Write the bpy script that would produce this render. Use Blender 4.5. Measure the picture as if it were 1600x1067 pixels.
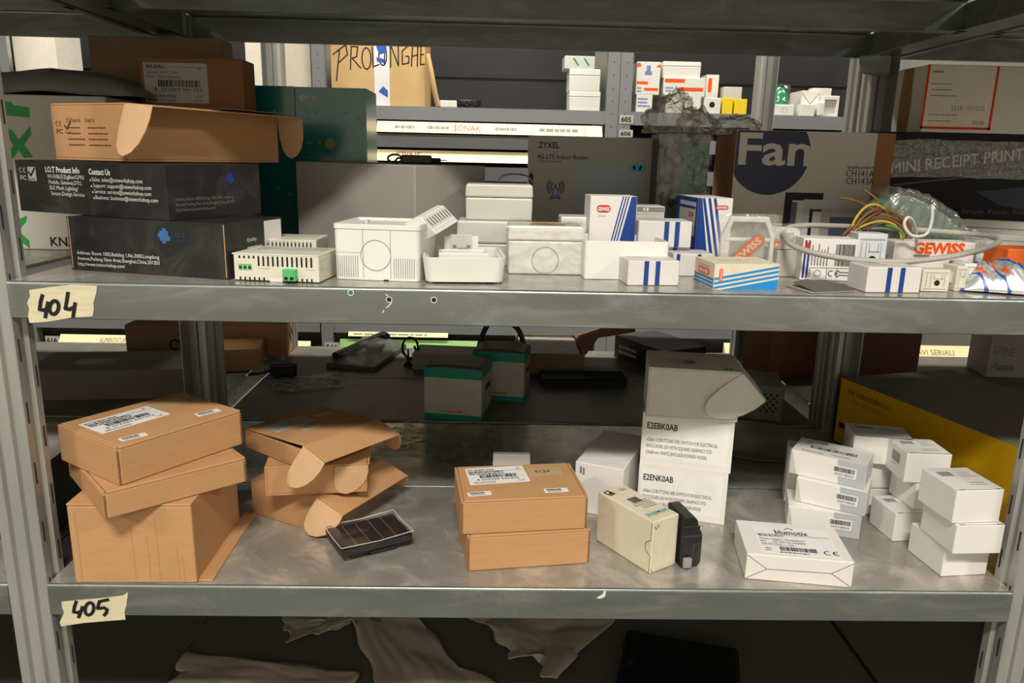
import bpy, bmesh, math, random
from mathutils import Vector, Matrix, noise
random.seed(7)
for o in list(bpy.data.objects): bpy.data.objects.remove(o)
SC = bpy.context.scene
COL = SC.collection
PI = math.pi
R = math.radians

# ------------------------------------------------------------------ camera
FPX, PITCH, ROLL, YAW = 1193.39, .2365, .0228, .0257          # focal length in pixels of a 1600 px wide frame
CAM = Vector((-.0614, -.8472, .8688))
fw = Vector((math.sin(YAW)*math.cos(PITCH), math.cos(YAW)*math.cos(PITCH), -math.sin(PITCH)))
r0 = Vector((math.cos(YAW), -math.sin(YAW), 0)); u0 = r0.cross(fw)
rt = math.cos(ROLL)*r0 + math.sin(ROLL)*u0
up = -math.sin(ROLL)*r0 + math.cos(ROLL)*u0
cam = bpy.data.cameras.new('camera'); camo = bpy.data.objects.new('camera', cam); COL.objects.link(camo)
camo.matrix_world = Matrix(((rt.x, up.x, -fw.x, CAM.x), (rt.y, up.y, -fw.y, CAM.y), (rt.z, up.z, -fw.z, CAM.z), (0, 0, 0, 1)))
cam.sensor_fit = 'HORIZONTAL'; cam.sensor_width = 36; cam.lens = FPX/1600*36
cam.clip_start = .02; cam.clip_end = 60
SC.camera = camo

# ------------------------------------------------------------------ light
SC.view_settings.view_transform = 'Standard'; SC.view_settings.look = 'None'
SC.view_settings.gamma = 1; SC.view_settings.exposure = 0.0
SC.view_settings.use_curve_mapping = False
wd = bpy.data.worlds.new('world'); SC.world = wd; wd.use_nodes = True
wd.node_tree.nodes['Background'].inputs[0].default_value = (.9, .92, 1, 1)
wd.node_tree.nodes['Background'].inputs[1].default_value = .02
def area(name, loc, size, sizey, power, color, aim=(0, 0, 0)):
    l = bpy.data.lights.new(name, 'AREA'); l.shape = 'RECTANGLE'; l.size = size; l.size_y = sizey
    l.energy = power; l.color = color
    o = bpy.data.objects.new(name, l); COL.objects.link(o); o.location = loc
    o.rotation_euler = (Vector(aim)-Vector(loc)).to_track_quat('-Z', 'Y').to_euler()
    return o
area('aisle_lamp', (-.15, -2.0, 2.75), .8, .2, 108, (1, .95, .86), (-.15, -1.85, 0))
area('aisle_lamp_far_end', (2.7, -2.15, 2.75), .8, .2, 70, (1, .95, .86), (2.7, -2.1, 0))
area('aisle_lamp_near_end', (-3.0, -2.15, 2.75), .8, .2, 70, (1, .95, .86), (-3.0, -2.1, 0))
area('rear_aisle_lamp', (-.1, 1.85, 2.8), 1.2, .22, 68, (1, .94, .82), (-.1, 1.95, 0))
area('rear_aisle_lamp_far_end', (2.3, 1.85, 2.8), 1.2, .22, 50, (1, .94, .82), (2.3, 1.95, 0))
area('rear_aisle_lamp_near_end', (-2.5, 1.85, 2.8), 1.2, .22, 50, (1, .94, .82), (-2.5, 1.95, 0))

# ------------------------------------------------------------------ places
Z5, Z4, Z3, LIP = .35, .7238, 1.0978, .042        # heights of the three shelf tops, depth of their turned-down lips
def ray(px, py): return fw + rt*((px-800)/FPX) + up*((533.5-py)/FPX)
def G(px, py, z):                                  # the point of a level surface seen at a pixel
    d = ray(px, py); return CAM + d*((z-CAM.z)/d.z)
def V(px, py, y):                                  # the point of an upright plane y = const seen at a pixel
    d = ray(px, py); return CAM + d*((y-CAM.y)/d.y)
def proj(p):
    d = Vector(p)-CAM; z = d.dot(fw); return 800+FPX*d.dot(rt)/z, 533.5-FPX*d.dot(up)/z
def H(p, py):                                      # height above a floor point at which its vertical reaches row py
    a, b = -.5, 3.
    for _ in range(40):
        m = (a+b)/2
        if proj((p[0], p[1], m))[1] > py: a = m
        else: b = m
    return a
def reach(c, ang, px):                             # length from c along a heading until column px
    a, b = 0., 1.5
    v = Vector((math.cos(R(ang)), math.sin(R(ang)), 0)); s = 1 if px > proj(c)[0] else -1
    for _ in range(40):
        m = (a+b)/2
        if (px-proj(c+v*m)[0])*s > 0: a = m
        else: b = m
    return a
class Pl:
    def __init__(s, x, y, z, rz, w, d, h): s.loc = Vector((x, y, z)); s.rz = R(rz); s.w, s.d, s.h = w, d, h
    @property
    def top(s): return s.loc.z+s.h
def fit(z, L, Rr, top=None, h=None, d=.08, back=None):
    a = G(*L, z); b = G(*Rr, z); v = b-a; rz = math.atan2(v.y, v.x)
    if h is None: h = H(a, top)-z
    n = Vector((-math.sin(rz), math.cos(rz), 0))
    if back: d = abs((G(*back, z+h)-a).dot(n))
    c = (a+b)/2+n*d/2
    return Pl(c.x, c.y, z, math.degrees(rz), v.length, d, h)
def corner(C, rz, xB=None, xA=None, top=None, h=None, w=None, d=None):   # C nearest foot, front runs along rz to column xB, left side to column xA
    w = w or reach(C, rz, xB); d = d or reach(C, rz+90, xA)
    if h is None: h = H(C, top)-C.z
    a = R(rz); c = C+Vector((math.cos(a), math.sin(a), 0))*w/2+Vector((-math.sin(a), math.cos(a), 0))*d/2
    return Pl(c.x, c.y, C.z, rz, w, d, h)

# ------------------------------------------------------------------ materials
def lin(h):
    h = h.lstrip('#'); v = [int(h[i:i+2], 16)/255 for i in (0, 2, 4)]
    return tuple((c/12.92 if c <= .04045 else ((c+.055)/1.055)**2.4) for c in v)+(1,)
MATS = {}
def mat(name, color, rough=.6, metal=0., var=.06, scale=30., bump=0., bscale=120., stretch=(1, 1, 1), spec=.5, rvar=0., dust_sheen=None, coat=0.):
    if name in MATS: return MATS[name]
    m = bpy.data.materials.new(name); m.use_nodes = True; nt = m.node_tree; N = nt.nodes; Lk = nt.links
    p = N['Principled BSDF']; p.inputs['Roughness'].default_value = rough; p.inputs['Metallic'].default_value = metal
    p.inputs['Specular IOR Level'].default_value = spec
    if coat: p.inputs['Coat Weight'].default_value = coat; p.inputs['Coat Roughness'].default_value = .12
    tc = N.new('ShaderNodeTexCoord'); mp = N.new('ShaderNodeMapping'); mp.inputs['Scale'].default_value = stretch
    Lk.new(tc.outputs['Object'], mp.inputs['Vector'])
    nz = N.new('ShaderNodeTexNoise'); nz.inputs['Scale'].default_value = scale; nz.inputs['Detail'].default_value = 6
    Lk.new(mp.outputs[0], nz.inputs['Vector'])
    c = lin(color) if isinstance(color, str) else color
    mx = N.new('ShaderNodeMix'); mx.data_type = 'RGBA'
    mx.inputs[6].default_value = tuple(max(0, x*(1-var*2)) for x in c[:3])+(1,)
    mx.inputs[7].default_value = tuple(min(1, x*(1+var*2)) for x in c[:3])+(1,)
    Lk.new(nz.outputs['Fac'], mx.inputs[0]); outc = mx.outputs[2]
    if dust_sheen:                                        # (colour, amount, scale): smears with a shape of their own
        n2 = N.new('ShaderNodeTexNoise'); n2.inputs['Scale'].default_value = dust_sheen[2]; n2.inputs['Detail'].default_value = 8
        n2.inputs['Distortion'].default_value = 1.6; n2.inputs['Roughness'].default_value = .65
        Lk.new(mp.outputs[0], n2.inputs['Vector'])
        cr = N.new('ShaderNodeValToRGB'); cr.color_ramp.elements[0].position = .48; cr.color_ramp.elements[1].position = .74
        cr.color_ramp.elements[1].color = (dust_sheen[1],)*3+(1,); cr.color_ramp.elements[0].color = (0, 0, 0, 1)
        Lk.new(n2.outputs['Fac'], cr.inputs[0])
        m2 = N.new('ShaderNodeMix'); m2.data_type = 'RGBA'; m2.inputs[7].default_value = lin(dust_sheen[0])
        Lk.new(cr.outputs[0], m2.inputs[0]); Lk.new(outc, m2.inputs[6]); outc = m2.outputs[2]
    Lk.new(outc, p.inputs['Base Color'])
    if rvar:
        mr = N.new('ShaderNodeMapRange'); mr.inputs[3].default_value = max(.03, rough-rvar); mr.inputs[4].default_value = min(1, rough+rvar)
        Lk.new(nz.outputs['Fac'], mr.inputs[0]); Lk.new(mr.outputs[0], p.inputs['Roughness'])
    if bump:
        nb = N.new('ShaderNodeTexNoise'); nb.inputs['Scale'].default_value = bscale; nb.inputs['Detail'].default_value = 5
        Lk.new(mp.outputs[0], nb.inputs['Vector'])
        b = N.new('ShaderNodeBump'); b.inputs['Strength'].default_value = bump; b.inputs['Distance'].default_value = .002
        Lk.new(nb.outputs['Fac'], b.inputs['Height']); Lk.new(b.outputs[0], p.inputs['Normal'])
    MATS[name] = m; return m
def film(name, tint='#ffffff', gloss=.10, crinkle=.5, scale=60., haze=.0):
    if name in MATS: return MATS[name]
    m = bpy.data.materials.new(name); m.use_nodes = True; nt = m.node_tree; N = nt.nodes; Lk = nt.links
    N.remove(N['Principled BSDF']); out = N['Material Output']
    t = N.new('ShaderNodeBsdfTransparent'); t.inputs[0].default_value = lin(tint)
    g = N.new('ShaderNodeBsdfGlossy'); g.inputs['Roughness'].default_value = .16
    df = N.new('ShaderNodeBsdfDiffuse'); df.inputs[0].default_value = (.75, .75, .72, 1)
    tc = N.new('ShaderNodeTexCoord'); nz = N.new('ShaderNodeTexNoise'); nz.inputs['Scale'].default_value = scale
    nz.inputs['Detail'].default_value = 4; nz.inputs['Distortion'].default_value = 1.
    Lk.new(tc.outputs['Object'], nz.inputs['Vector'])
    b = N.new('ShaderNodeBump'); b.inputs['Strength'].default_value = crinkle; b.inputs['Distance'].default_value = .004
    Lk.new(nz.outputs['Fac'], b.inputs['Height']); Lk.new(b.outputs[0], g.inputs['Normal'])
    lw = N.new('ShaderNodeLayerWeight'); lw.inputs[0].default_value = .3; Lk.new(b.outputs[0], lw.inputs['Normal'])
    ad = N.new('ShaderNodeMath'); ad.operation = 'MULTIPLY_ADD'; ad.inputs[1].default_value = .30; ad.inputs[2].default_value = gloss
    Lk.new(lw.outputs['Fresnel'], ad.inputs[0])
    s1 = N.new('ShaderNodeMixShader'); s1.inputs[0].default_value = haze; Lk.new(t.outputs[0], s1.inputs[1]); Lk.new(df.outputs[0], s1.inputs[2])
    s = N.new('ShaderNodeMixShader'); Lk.new(ad.outputs[0], s.inputs[0]); Lk.new(s1.outputs[0], s.inputs[1]); Lk.new(g.outputs[0], s.inputs[2])
    Lk.new(s.outputs[0], out.inputs[0]); MATS[name] = m; return m

STEEL = mat('galvanised_steel', '#858a86', .38, .78, .16, 5, .05, 260, (1, 4, 4), rvar=.15, dust_sheen=('#c4c4be', .45, 6))  # pale patches in the colour: dust, strengthened to imitate mottled reflections on the lips
STEEL_TOP = mat('dusty_shelf_steel', '#a09c93', .25, .42, .16, 9, .10, 45, (1, 1, 1), rvar=.14, dust_sheen=('#ddd6ca', .8, 9))
STEEL_POST = mat('galvanised_post', '#b2b3ae', .45, .6, .12, 14, .15, 60, (3, 3, .4), rvar=.1)
STEEL_FAR = mat('far_shelf_steel', '#7f8286', .5, .3, .05, 8)
STEEL_REAR_SHADED = mat('rear_dusty_shaded_steel', '#706d65', .5, .1, .10, 11, .06, 60, rvar=.1, dust_sheen=('#9a958a', .35, 9))  # dusty shelf-top steel darkened and dulled to paint in the rear bays' shade
DARK = mat('black_hole', '#0b0b0a', .8)
KRAFT = mat('kraft_board', '#b98d62', .78, 0, .05, 40, .10, 220, (1, 1, 4), spec=.25)
KRAFT_IN = mat('kraft_board_inside', '#c7a27c', .82, 0, .04, 40, .08, 200, spec=.2)
KRAFT_D = mat('kraft_cut_edge', '#8a6140', .9, 0, .25, 300, spec=.1)
KRAFT_G = mat('weathered_carton', '#8d7357', .85, 0, .08, 20, .1, 120, spec=.2)
KRAFT_L = mat('pale_carton', '#c9a877', .8, 0, .06, 12, .08, 120, spec=.2)
BROWN = mat('brown_carton', '#8b6242', .8, 0, .06, 30, .08, 150, spec=.2)
WHITE = mat('white_card', '#dedad4', .55, 0, .02, 30, .04, 120, spec=.35)
WHITE_G = mat('gloss_white_card', '#e2dfda', .38, 0, .02, 25, spec=.45)
CREAM = mat('aged_white_card', '#d8cfb8', .62, 0, .05, 14, .06, 90, spec=.3, dust_sheen=('#b9a67e', .35, 18))
PAPER = mat('label_paper', '#e3e1de', .55, 0, .02, 30, spec=.3)
PAPER_D = mat('grey_label_paper', '#b3b0a8', .6, 0, .03, 30, spec=.3)
PLASTIC = mat('white_plastic', '#deddd6', .36, 0, .02, 20, spec=.5)
PLASTIC_G = mat('light_grey_plastic', '#c3c0b7', .42, 0, .02, 20, spec=.5)
PLASTIC_Y = mat('ivory_plastic', '#d4d0c0', .45, 0, .03, 25, spec=.45)
GREYCARD_D = mat('dull_grey_card', '#96918a', .55, 0, .04, 12, spec=.35)
CABLE_G = mat('grey_cable', '#a6a39a', .5)
GREYCARD = mat('grey_card', '#b5b0a6', .55, 0, .04, 12, spec=.35)
GREY_L = mat('cool_grey_print', '#aeb2b6', .5, 0, .02, 20, spec=.35)
BLACKCARD = mat('black_card', '#1f1f1f', .42, 0, .15, 14, spec=.45, dust_sheen=('#6b6a66', .22, 16))
BLACK = mat('black_plastic', '#141414', .38, 0, .08, 30, spec=.5)
BLACK_M = mat('matt_black', '#17171a', .7, 0, .1, 30, spec=.3)
INK = mat('black_ink', '#1a1a1a', .6, spec=.3)
INK_K = mat('brown_ink', '#574130', .7, spec=.2)
INK_W = mat('white_ink', '#d2d2cf', .55, spec=.3)
INK_G = mat('grey_ink', '#7b7b78', .6, spec=.3)
RED = mat('red_ink', '#c8291d', .5, spec=.3)
ORANGE = mat('orange_ink', '#ea5413', .5, spec=.3)
NAVY = mat('navy_ink', '#1b3d86', .45, spec=.35)
BLUE = mat('blue_ink', '#1d84c9', .45, spec=.35)
TEAL_INK = mat('teal_ink', '#3d92a8', .5)
GREEN = mat('green_ink', '#0c8a3a', .5)
GREEN_P = mat('green_plastic', '#4fb264', .4, 0, .03, 20)
TEAL = mat('teal_gloss_card', '#0c6a66', .22, 0, .04, 10, .04, 25, spec=.6, coat=.4)
TEALB = mat('teal_band', '#0d8f78', .45, 0, .04, 20)
DARKLID = mat('charcoal_card', '#4c4a44', .5, 0, .08, 20)
YELLOW = mat('yellow_card', '#e3b000', .45, 0, .03, 12, spec=.4)
YELLOW_P = mat('yellow_plastic', '#f0cf1a', .4)
TAPE = mat('masking_tape', '#cfc6a6', .65, 0, .08, 35, .35, 60, (1, 1, 3), spec=.3)
TAPE_K = mat('tan_tape', '#b99f78', .5, 0, .08, 40, .2, 70)
STRIP = mat('label_strip', '#f2e2b0', .5, 0, .03, 10)
STRIP_G = mat('pale_green_strip', '#dbe0b4', .5, 0, .03, 10)
NAVYD = mat('deep_navy_print', '#15173a', .5)
FILM = film('clear_film', gloss=.10, crinkle=.8, scale=70, haze=.07)
FILM_CLEAR = film('crisp_clear_film', gloss=.08, crinkle=1., scale=60, haze=.0)
FILM_BUB = film('bubble_film', '#fbfaf6', gloss=.14, crinkle=1., scale=95, haze=.09)
FILM_FLAT = film('flat_film', '#fdfdfb', gloss=.05, crinkle=.25, scale=30, haze=.02)

# ------------------------------------------------------------------ mesh builder
TXT = {}
def text_mesh(s, bold):
    k = (s, bold)
    if k in TXT: return TXT[k]
    c = bpy.data.curves.new('t', 'FONT'); c.body = s; c.size = 1; c.resolution_u = 2; c.fill_mode = 'FRONT'; c.offset = bold
    o = bpy.data.objects.new('t', c); COL.objects.link(o)
    bpy.context.view_layer.update()
    me = bpy.data.meshes.new_from_object(o.evaluated_get(bpy.context.evaluated_depsgraph_get()))
    v = [x.co.copy() for x in me.vertices]; f = [tuple(p.vertices) for p in me.polygons]
    bpy.data.objects.remove(o); bpy.data.curves.remove(c); bpy.data.meshes.remove(me)
    x0 = min((p.x for p in v), default=0); x1 = max((p.x for p in v), default=1)
    TXT[k] = (v, f, x0, x1); return TXT[k]
I4 = Matrix.Identity(4)
def T(x, y, z=0): return Matrix.Translation((x, y, z))
def RX(a): return Matrix.Rotation(R(a), 4, 'X')
def RY(a): return Matrix.Rotation(R(a), 4, 'Y')
def RZ(a): return Matrix.Rotation(R(a), 4, 'Z')
def frame(o, u, v):                                # a face: origin, right, up
    u = Vector(u).normalized(); v = Vector(v).normalized(); n = u.cross(v)
    return Matrix(((u.x, v.x, n.x, o[0]), (u.y, v.y, n.y, o[1]), (u.z, v.z, n.z, o[2]), (0, 0, 0, 1)))
def face(w, d, h, which):
    if which == 'front': return frame((-w/2, -d/2, 0), (1, 0, 0), (0, 0, 1))
    if which == 'back': return frame((w/2, d/2, 0), (-1, 0, 0), (0, 0, 1))
    if which == 'left': return frame((-w/2, d/2, 0), (0, -1, 0), (0, 0, 1))
    if which == 'right': return frame((w/2, -d/2, 0), (0, 1, 0), (0, 0, 1))
    return frame((-w/2, -d/2, h), (1, 0, 0), (0, 1, 0))
class MB:
    def __init__(s): s.v = []; s.f = []; s.m = []; s.sm = []
    def add(s, vs, fs, mi=0, M=None, sm=False):
        b = len(s.v)
        for p in vs: s.v.append((M @ Vector(p)) if M is not None else Vector(p))
        for f in fs: s.f.append(tuple(b+i for i in f)); s.m.append(mi); s.sm.append(sm)
        return s
    def box(s, x0, x1, y0, y1, z0, z1, mi=0, M=None):
        vs = [(x, y, z) for z in (z0, z1) for y in (y0, y1) for x in (x0, x1)]
        return s.add(vs, [(0, 2, 3, 1), (4, 5, 7, 6), (0, 1, 5, 4), (2, 6, 7, 3), (0, 4, 6, 2), (1, 3, 7, 5)], mi, M)
    def cbox(s, w, d, h, mi=0, M=None): return s.box(-w/2, w/2, -d/2, d/2, 0, h, mi, M)
    def taper(s, w0, d0, w1, d1, z0, z1, mi=0, M=None):
        vs = [(-w0/2, -d0/2, z0), (w0/2, -d0/2, z0), (-w0/2, d0/2, z0), (w0/2, d0/2, z0), (-w1/2, -d1/2, z1), (w1/2, -d1/2, z1), (-w1/2, d1/2, z1), (w1/2, d1/2, z1)]
        return s.add(vs, [(0, 2, 3, 1), (4, 5, 7, 6), (0, 1, 5, 4), (2, 6, 7, 3), (0, 4, 6, 2), (1, 3, 7, 5)], mi, M)
    def prism(s, pts, z0, z1, mi=0, M=None, sm=False):
        n = len(pts); vs = [(x, y, z0) for x, y in pts]+[(x, y, z1) for x, y in pts]
        s.add(vs, [tuple(range(n-1, -1, -1)), tuple(range(n, 2*n))], mi, M)
        b = len(s.v)-2*n
        for i in range(n):
            j = (i+1) % n; s.f.append((b+i, b+j, b+n+j, b+n+i)); s.m.append(mi); s.sm.append(sm)
        return s
    def ring(s, outer, inner, z0, z1, mi=0, M=None):  # a frame between two outlines of the same count
        n = len(outer); vs = []
        for z in (z0, z1): vs += [(x, y, z) for x, y in outer]+[(x, y, z) for x, y in inner]
        fs = []
        for i in range(n):
            j = (i+1) % n
            fs += [(2*n+i, 2*n+j, 3*n+j, 3*n+i), (j, i, n+i, n+j), (i, j, 2*n+j, 2*n+i), (n+j, n+i, 3*n+i, 3*n+j)]
        return s.add(vs, fs, mi, M)
    def quad(s, a, b, c, d, mi=0, M=None): return s.add([a, b, c, d], [(0, 1, 2, 3)], mi, M)
    def tube(s, pts, r, mi=0, n=8, M=None):
        pts = [Vector(p) for p in pts]; vs = []; fs = []
        t = (pts[1]-pts[0]).normalized(); a = t.orthogonal().normalized()
        for i, p in enumerate(pts):
            t = (pts[min(i+1, len(pts)-1)]-pts[max(i-1, 0)]).normalized()
            a = (a-t*a.dot(t)); a = a.normalized() if a.length > 1e-6 else t.orthogonal().normalized()
            b = t.cross(a); rr = r[i] if isinstance(r, (list, tuple)) else r
            for k in range(n): vs.append(p+a*rr*math.cos(2*PI*k/n)+b*rr*math.sin(2*PI*k/n))
        for i in range(len(pts)-1):
            for k in range(n): fs.append((i*n+k, i*n+(k+1) % n, (i+1)*n+(k+1) % n, (i+1)*n+k))
        s.add(vs, fs, mi, M, True); m = len(pts)-1
        return s.add([], [], mi) if False else s._caps(vs, n, m, mi, M)
    def _caps(s, vs, n, m, mi, M):
        s.add(vs[:n], [tuple(range(n-1, -1, -1))], mi, M); s.add(vs[m*n:], [tuple(range(n))], mi, M); return s
    def lathe(s, prof, mi=0, n=24, M=None):           # (radius, z) pairs
        vs = [(r*math.cos(2*PI*k/n), r*math.sin(2*PI*k/n), z) for r, z in prof for k in range(n)]
        fs = [(i*n+k, i*n+(k+1) % n, (i+1)*n+(k+1) % n, (i+1)*n+k) for i in range(len(prof)-1) for k in range(n)]
        s.add(vs, fs, mi, M, True)
        s.add(vs[:n], [tuple(range(n-1, -1, -1))], mi, M); return s.add(vs[-n:], [tuple(range(n))], mi, M)
    def grid(s, fn, nu, nv, mi=0, M=None, sm=True):
        vs = [fn(i/nu, j/nv) for j in range(nv+1) for i in range(nu+1)]; q = nu+1
        return s.add(vs, [(j*q+i, j*q+i+1, (j+1)*q+i+1, (j+1)*q+i) for j in range(nv) for i in range(nu)], mi, M, sm)
    # --- print on a face frame F (u right, v up), lifted a hair so that it lies on the surface
    def txt(s, F, u, v, t, size, mi=1, width=None, bold=0., rot=0, align='L', lift=.0003, sx=1.):
        vs, fs, x0, x1 = text_mesh(t, bold); k = size*1.0
        kx = (width/(x1-x0)) if width else k*sx
        off = -x0*kx if align == 'L' else (-(x0+x1)/2*kx if align == 'C' else -x1*kx)
        M = F @ T(u, v, lift) @ RZ(rot)
        return s.add([(p.x*kx+off, p.y*k, 0) for p in vs], fs, mi, M)
    def rect(s, F, u0, v0, u1, v1, mi=1, lift=.0002): return s.quad((u0, v0, lift), (u1, v0, lift), (u1, v1, lift), (u0, v1, lift), mi, F)
    def poly(s, F, pts, mi=1, lift=.0002): return s.add([(u, v, lift) for u, v in pts], [tuple(range(len(pts)))], mi, F)
    def disc(s, F, u, v, r, mi=1, lift=.0002, n=20, ry=None): return s.poly(F, [(u+r*math.cos(2*PI*k/n), v+(ry or r)*math.sin(2*PI*k/n)) for k in range(n)], mi, lift)
    def hoop(s, F, u, v, r, t, mi=1, lift=.0003, n=28, a0=0, a1=360):
        for k in range(n):
            a = R(a0+(a1-a0)*k/n); b = R(a0+(a1-a0)*(k+1)/n)
            s.quad(*[(u+q*math.cos(x), v+q*math.sin(x), lift) for q, x in ((r, a), (r+t, a), (r+t, b), (r, b))], mi, F)
        return s
    def bars(s, F, u, v, w, h, mi=1, seed=1, lift=.0004):
        rg = random.Random(seed); x = 0
        while x < w:
            b = rg.choice((1, 1, 2, 3))*w/95; s.rect(F, u+x, v, u+min(x+b, w), v+h, mi, lift); x += b+rg.choice((1, 1, 2))*w/95
        return s
    def dashes(s, F, u, v, w, pitch, n, mi=1, t=.0012, seed=3, lift=.0004):   # print too small to read
        rg = random.Random(seed)
        for i in range(n):
            x = 0; end = w*rg.uniform(.65, 1)
            while x < end:
                q = rg.uniform(.04, .13)*w; s.rect(F, u+x, v-i*pitch, u+min(x+q, end), v-i*pitch+t, mi, lift); x += q+.02*w
        return s
    def stroke(s, F, pts, t, mi=1, lift=.0004):       # a pen line
        for (a, b), (c, d) in zip(pts, pts[1:]):
            l = math.hypot(c-a, d-b) or 1e-9; ex, ey = (c-a)/l*t/2, (d-b)/l*t/2; nx, ny = -ey, ex
            s.quad((a-ex*.6+nx, b-ey*.6+ny, lift), (a-ex*.6-nx, b-ey*.6-ny, lift), (c+ex*.6-nx, d+ey*.6-ny, lift), (c+ex*.6+nx, d+ey*.6+ny, lift), mi, F)
            lift += .000004
        return s
    def build(s, name, mats, parent=None, loc=None, rz=None, bevel=0., seg=2, solid=0., rot=None, smooth=None):
        me = bpy.data.meshes.new(name); me.from_pydata(s.v, [], s.f)
        for m in (mats if isinstance(mats, (list, tuple)) else [mats]): me.materials.append(m)
        me.polygons.foreach_set('material_index', s.m); me.polygons.foreach_set('use_smooth', s.sm); me.update()
        o = bpy.data.objects.new(name, me); COL.objects.link(o)
        if parent: o.parent = parent
        if loc is not None: o.location = loc
        if rz is not None: o.rotation_euler = (0, 0, rz)
        if rot is not None: o.rotation_euler = rot
        if solid:
            q = o.modifiers.new('thickness', 'SOLIDIFY'); q.thickness = solid; q.offset = -1
        if bevel:
            q = o.modifiers.new('bevel', 'BEVEL'); q.width = bevel; q.segments = seg; q.limit_method = 'ANGLE'; q.angle_limit = R(40)
        return o
def tag(o, label=None, cat=None, group=None, kind=None):
    if label: o['label'] = label
    if cat: o['category'] = cat
    if group: o['group'] = group
    if kind: o['kind'] = kind
    return o
def thing(name, label, cat, loc=(0, 0, 0), rz=0, group=None, rot=None):
    o = bpy.data.objects.new(name, None); COL.objects.link(o); o.empty_display_size = .02
    o.location = loc; o.rotation_euler = rot or (0, 0, rz); return tag(o, label, cat, group)
def struct(o): o['kind'] = 'structure'; return o
def copy_tree(o, label=None, parent=None):
    c = o.copy(); COL.objects.link(c)
    if parent: c.parent = parent
    if label: c['label'] = label
    for ch in list(o.children): copy_tree(ch, None, c)
    return c
def rrect(w, h, r, n=5, cx=0, cy=0):                  # rounded rectangle outline, counter-clockwise
    out = []
    for qx, qy, a in ((w/2-r, h/2-r, 0), (-w/2+r, h/2-r, 90), (-w/2+r, -h/2+r, 180), (w/2-r, -h/2+r, 270)):
        for k in range(n+1): out.append((cx+qx+r*math.cos(R(a+90*k/n)), cy+qy+r*math.sin(R(a+90*k/n))))
    return out
def smooth_path(pts, n=8):                            # Catmull-Rom through the points
    P = [Vector(p) for p in pts]; P = [P[0]*2-P[1]]+P+[P[-1]*2-P[-2]]; out = []
    for i in range(1, len(P)-2):
        a, b, c, d = P[i-1:i+3]
        for k in range(n):
            t = k/n; out.append(.5*((2*b)+(c-a)*t+(2*a-5*b+4*c-d)*t*t+(3*b-a-3*c+d)*t**3))
    return out+[P[-2]]
def crumple(w, d, h, seed, amp=.012, nu=26, nv=26, fr=22.):
    def fn(u, v):
        x, y = (u-.5)*w, (v-.5)*d; p = Vector((x*fr, y*fr, seed*3.1))
        k = max(0, 1-(2*abs(u-.5))**2.5)*max(0, 1-(2*abs(v-.5))**2.5)
        return (x+noise.noise(p*1.3)*amp*.8, y+noise.noise(p*1.3+Vector((9, 0, 0)))*amp*.8, .0006+k*(h+abs(noise.noise(p))*amp*2.2)+abs(noise.noise(p*2.3))*amp*.4)
    return fn
# ------------------------------------------------------------------ setting
FLOORM = mat('dark_floor', '#706e65', .5, 0, .08, 6, .05, 60, rvar=.1, dust_sheen=('#6b675c', .3, 4))
WALLM = mat('painted_wall', '#8c887f', .8, 0, .03, 3)
X0, X1, Y0, Y1, ZC = -4.2, 4.2, -3.8, 3.6, 3.1
struct(MB().quad((X0, Y0, 0), (X1, Y0, 0), (X1, Y1, 0), (X0, Y1, 0)).build('floor', FLOORM))
struct(MB().quad((X0, Y0, ZC), (X0, Y1, ZC), (X1, Y1, ZC), (X1, Y0, ZC)).build('ceiling', WALLM))
struct(MB().quad((X0, Y1, 0), (X1, Y1, 0), (X1, Y1, ZC), (X0, Y1, ZC)).build('wall_back', WALLM))
struct(MB().quad((X1, Y0, 0), (X0, Y0, 0), (X0, Y0, ZC), (X1, Y0, ZC)).build('wall_front', mat('pale_wall', '#dad6cb', .8, 0, .03, 3)))
struct(MB().quad((X0, Y0, 0), (X0, Y1, 0), (X0, Y1, ZC), (X0, Y0, ZC)).build('wall_left', WALLM))
struct(MB().quad((X1, Y1, 0), (X1, Y0, 0), (X1, Y0, ZC), (X1, Y1, ZC)).build('wall_right', WALLM))
JOINT = mat('floor_joint', '#1d1c19', .8)
JOINT_L = mat('metal_joint_strip', '#8d8b82', .4, .5)
for i, (x, m) in enumerate(((-.602, JOINT_L), (.611, JOINT))):
    struct(MB().box(x-.003, x+.003, Y0, Y1, 0, .0015).build('trim_%d' % (i+1), m))

# ------------------------------------------------------------------ shelving
def shelf_panel(parent, x0, x1, y0, y1, z, steel=None, extra=None, lip=LIP, top=None):
    m = MB(); r = .0038; fl = .012
    prof = [(y0+fl, z-lip), (y0+.001, z-lip), (y0, z-lip+.001)]
    prof += [(y0+r-r*math.cos(R(a)), z-r+r*math.sin(R(a))) for a in (0, 18, 36, 54, 72, 90)]
    prof += [(y1-r+r*math.sin(R(a)), z-r+r*math.cos(R(a))) for a in (0, 18, 36, 54, 72, 90)]
    prof += [(y1, z-lip+.001), (y1-.001, z-lip), (y1-fl, z-lip)]
    n = len(prof); vs = [(x, y, q) for x in (x0, x1) for y, q in prof]
    for i in range(n-1):
        flat = 8 <= i <= 8
        m.add([vs[i], vs[i+1], vs[n+i+1], vs[n+i]], [(0, 3, 2, 1)], 1 if i == 8 else 0, None, 2 <= i <= 13 and i != 8)
    for x in (x0, x1):                                 # turned-down ends
        m.box(x-.0006, x+.0006, y0+.001, y1-.001, z-lip, z-.0032)
        m.box(min(x, x+(fl if x == x0 else -fl)), max(x, x+(fl if x == x0 else -fl)), y0+.001, y1-.001, z-lip, z-lip+.001)
    if extra: extra(m)
    return m.build('shelf_panel', [steel or STEEL, top or STEEL_TOP, DARK, WHITE, GREEN], parent)
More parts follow.
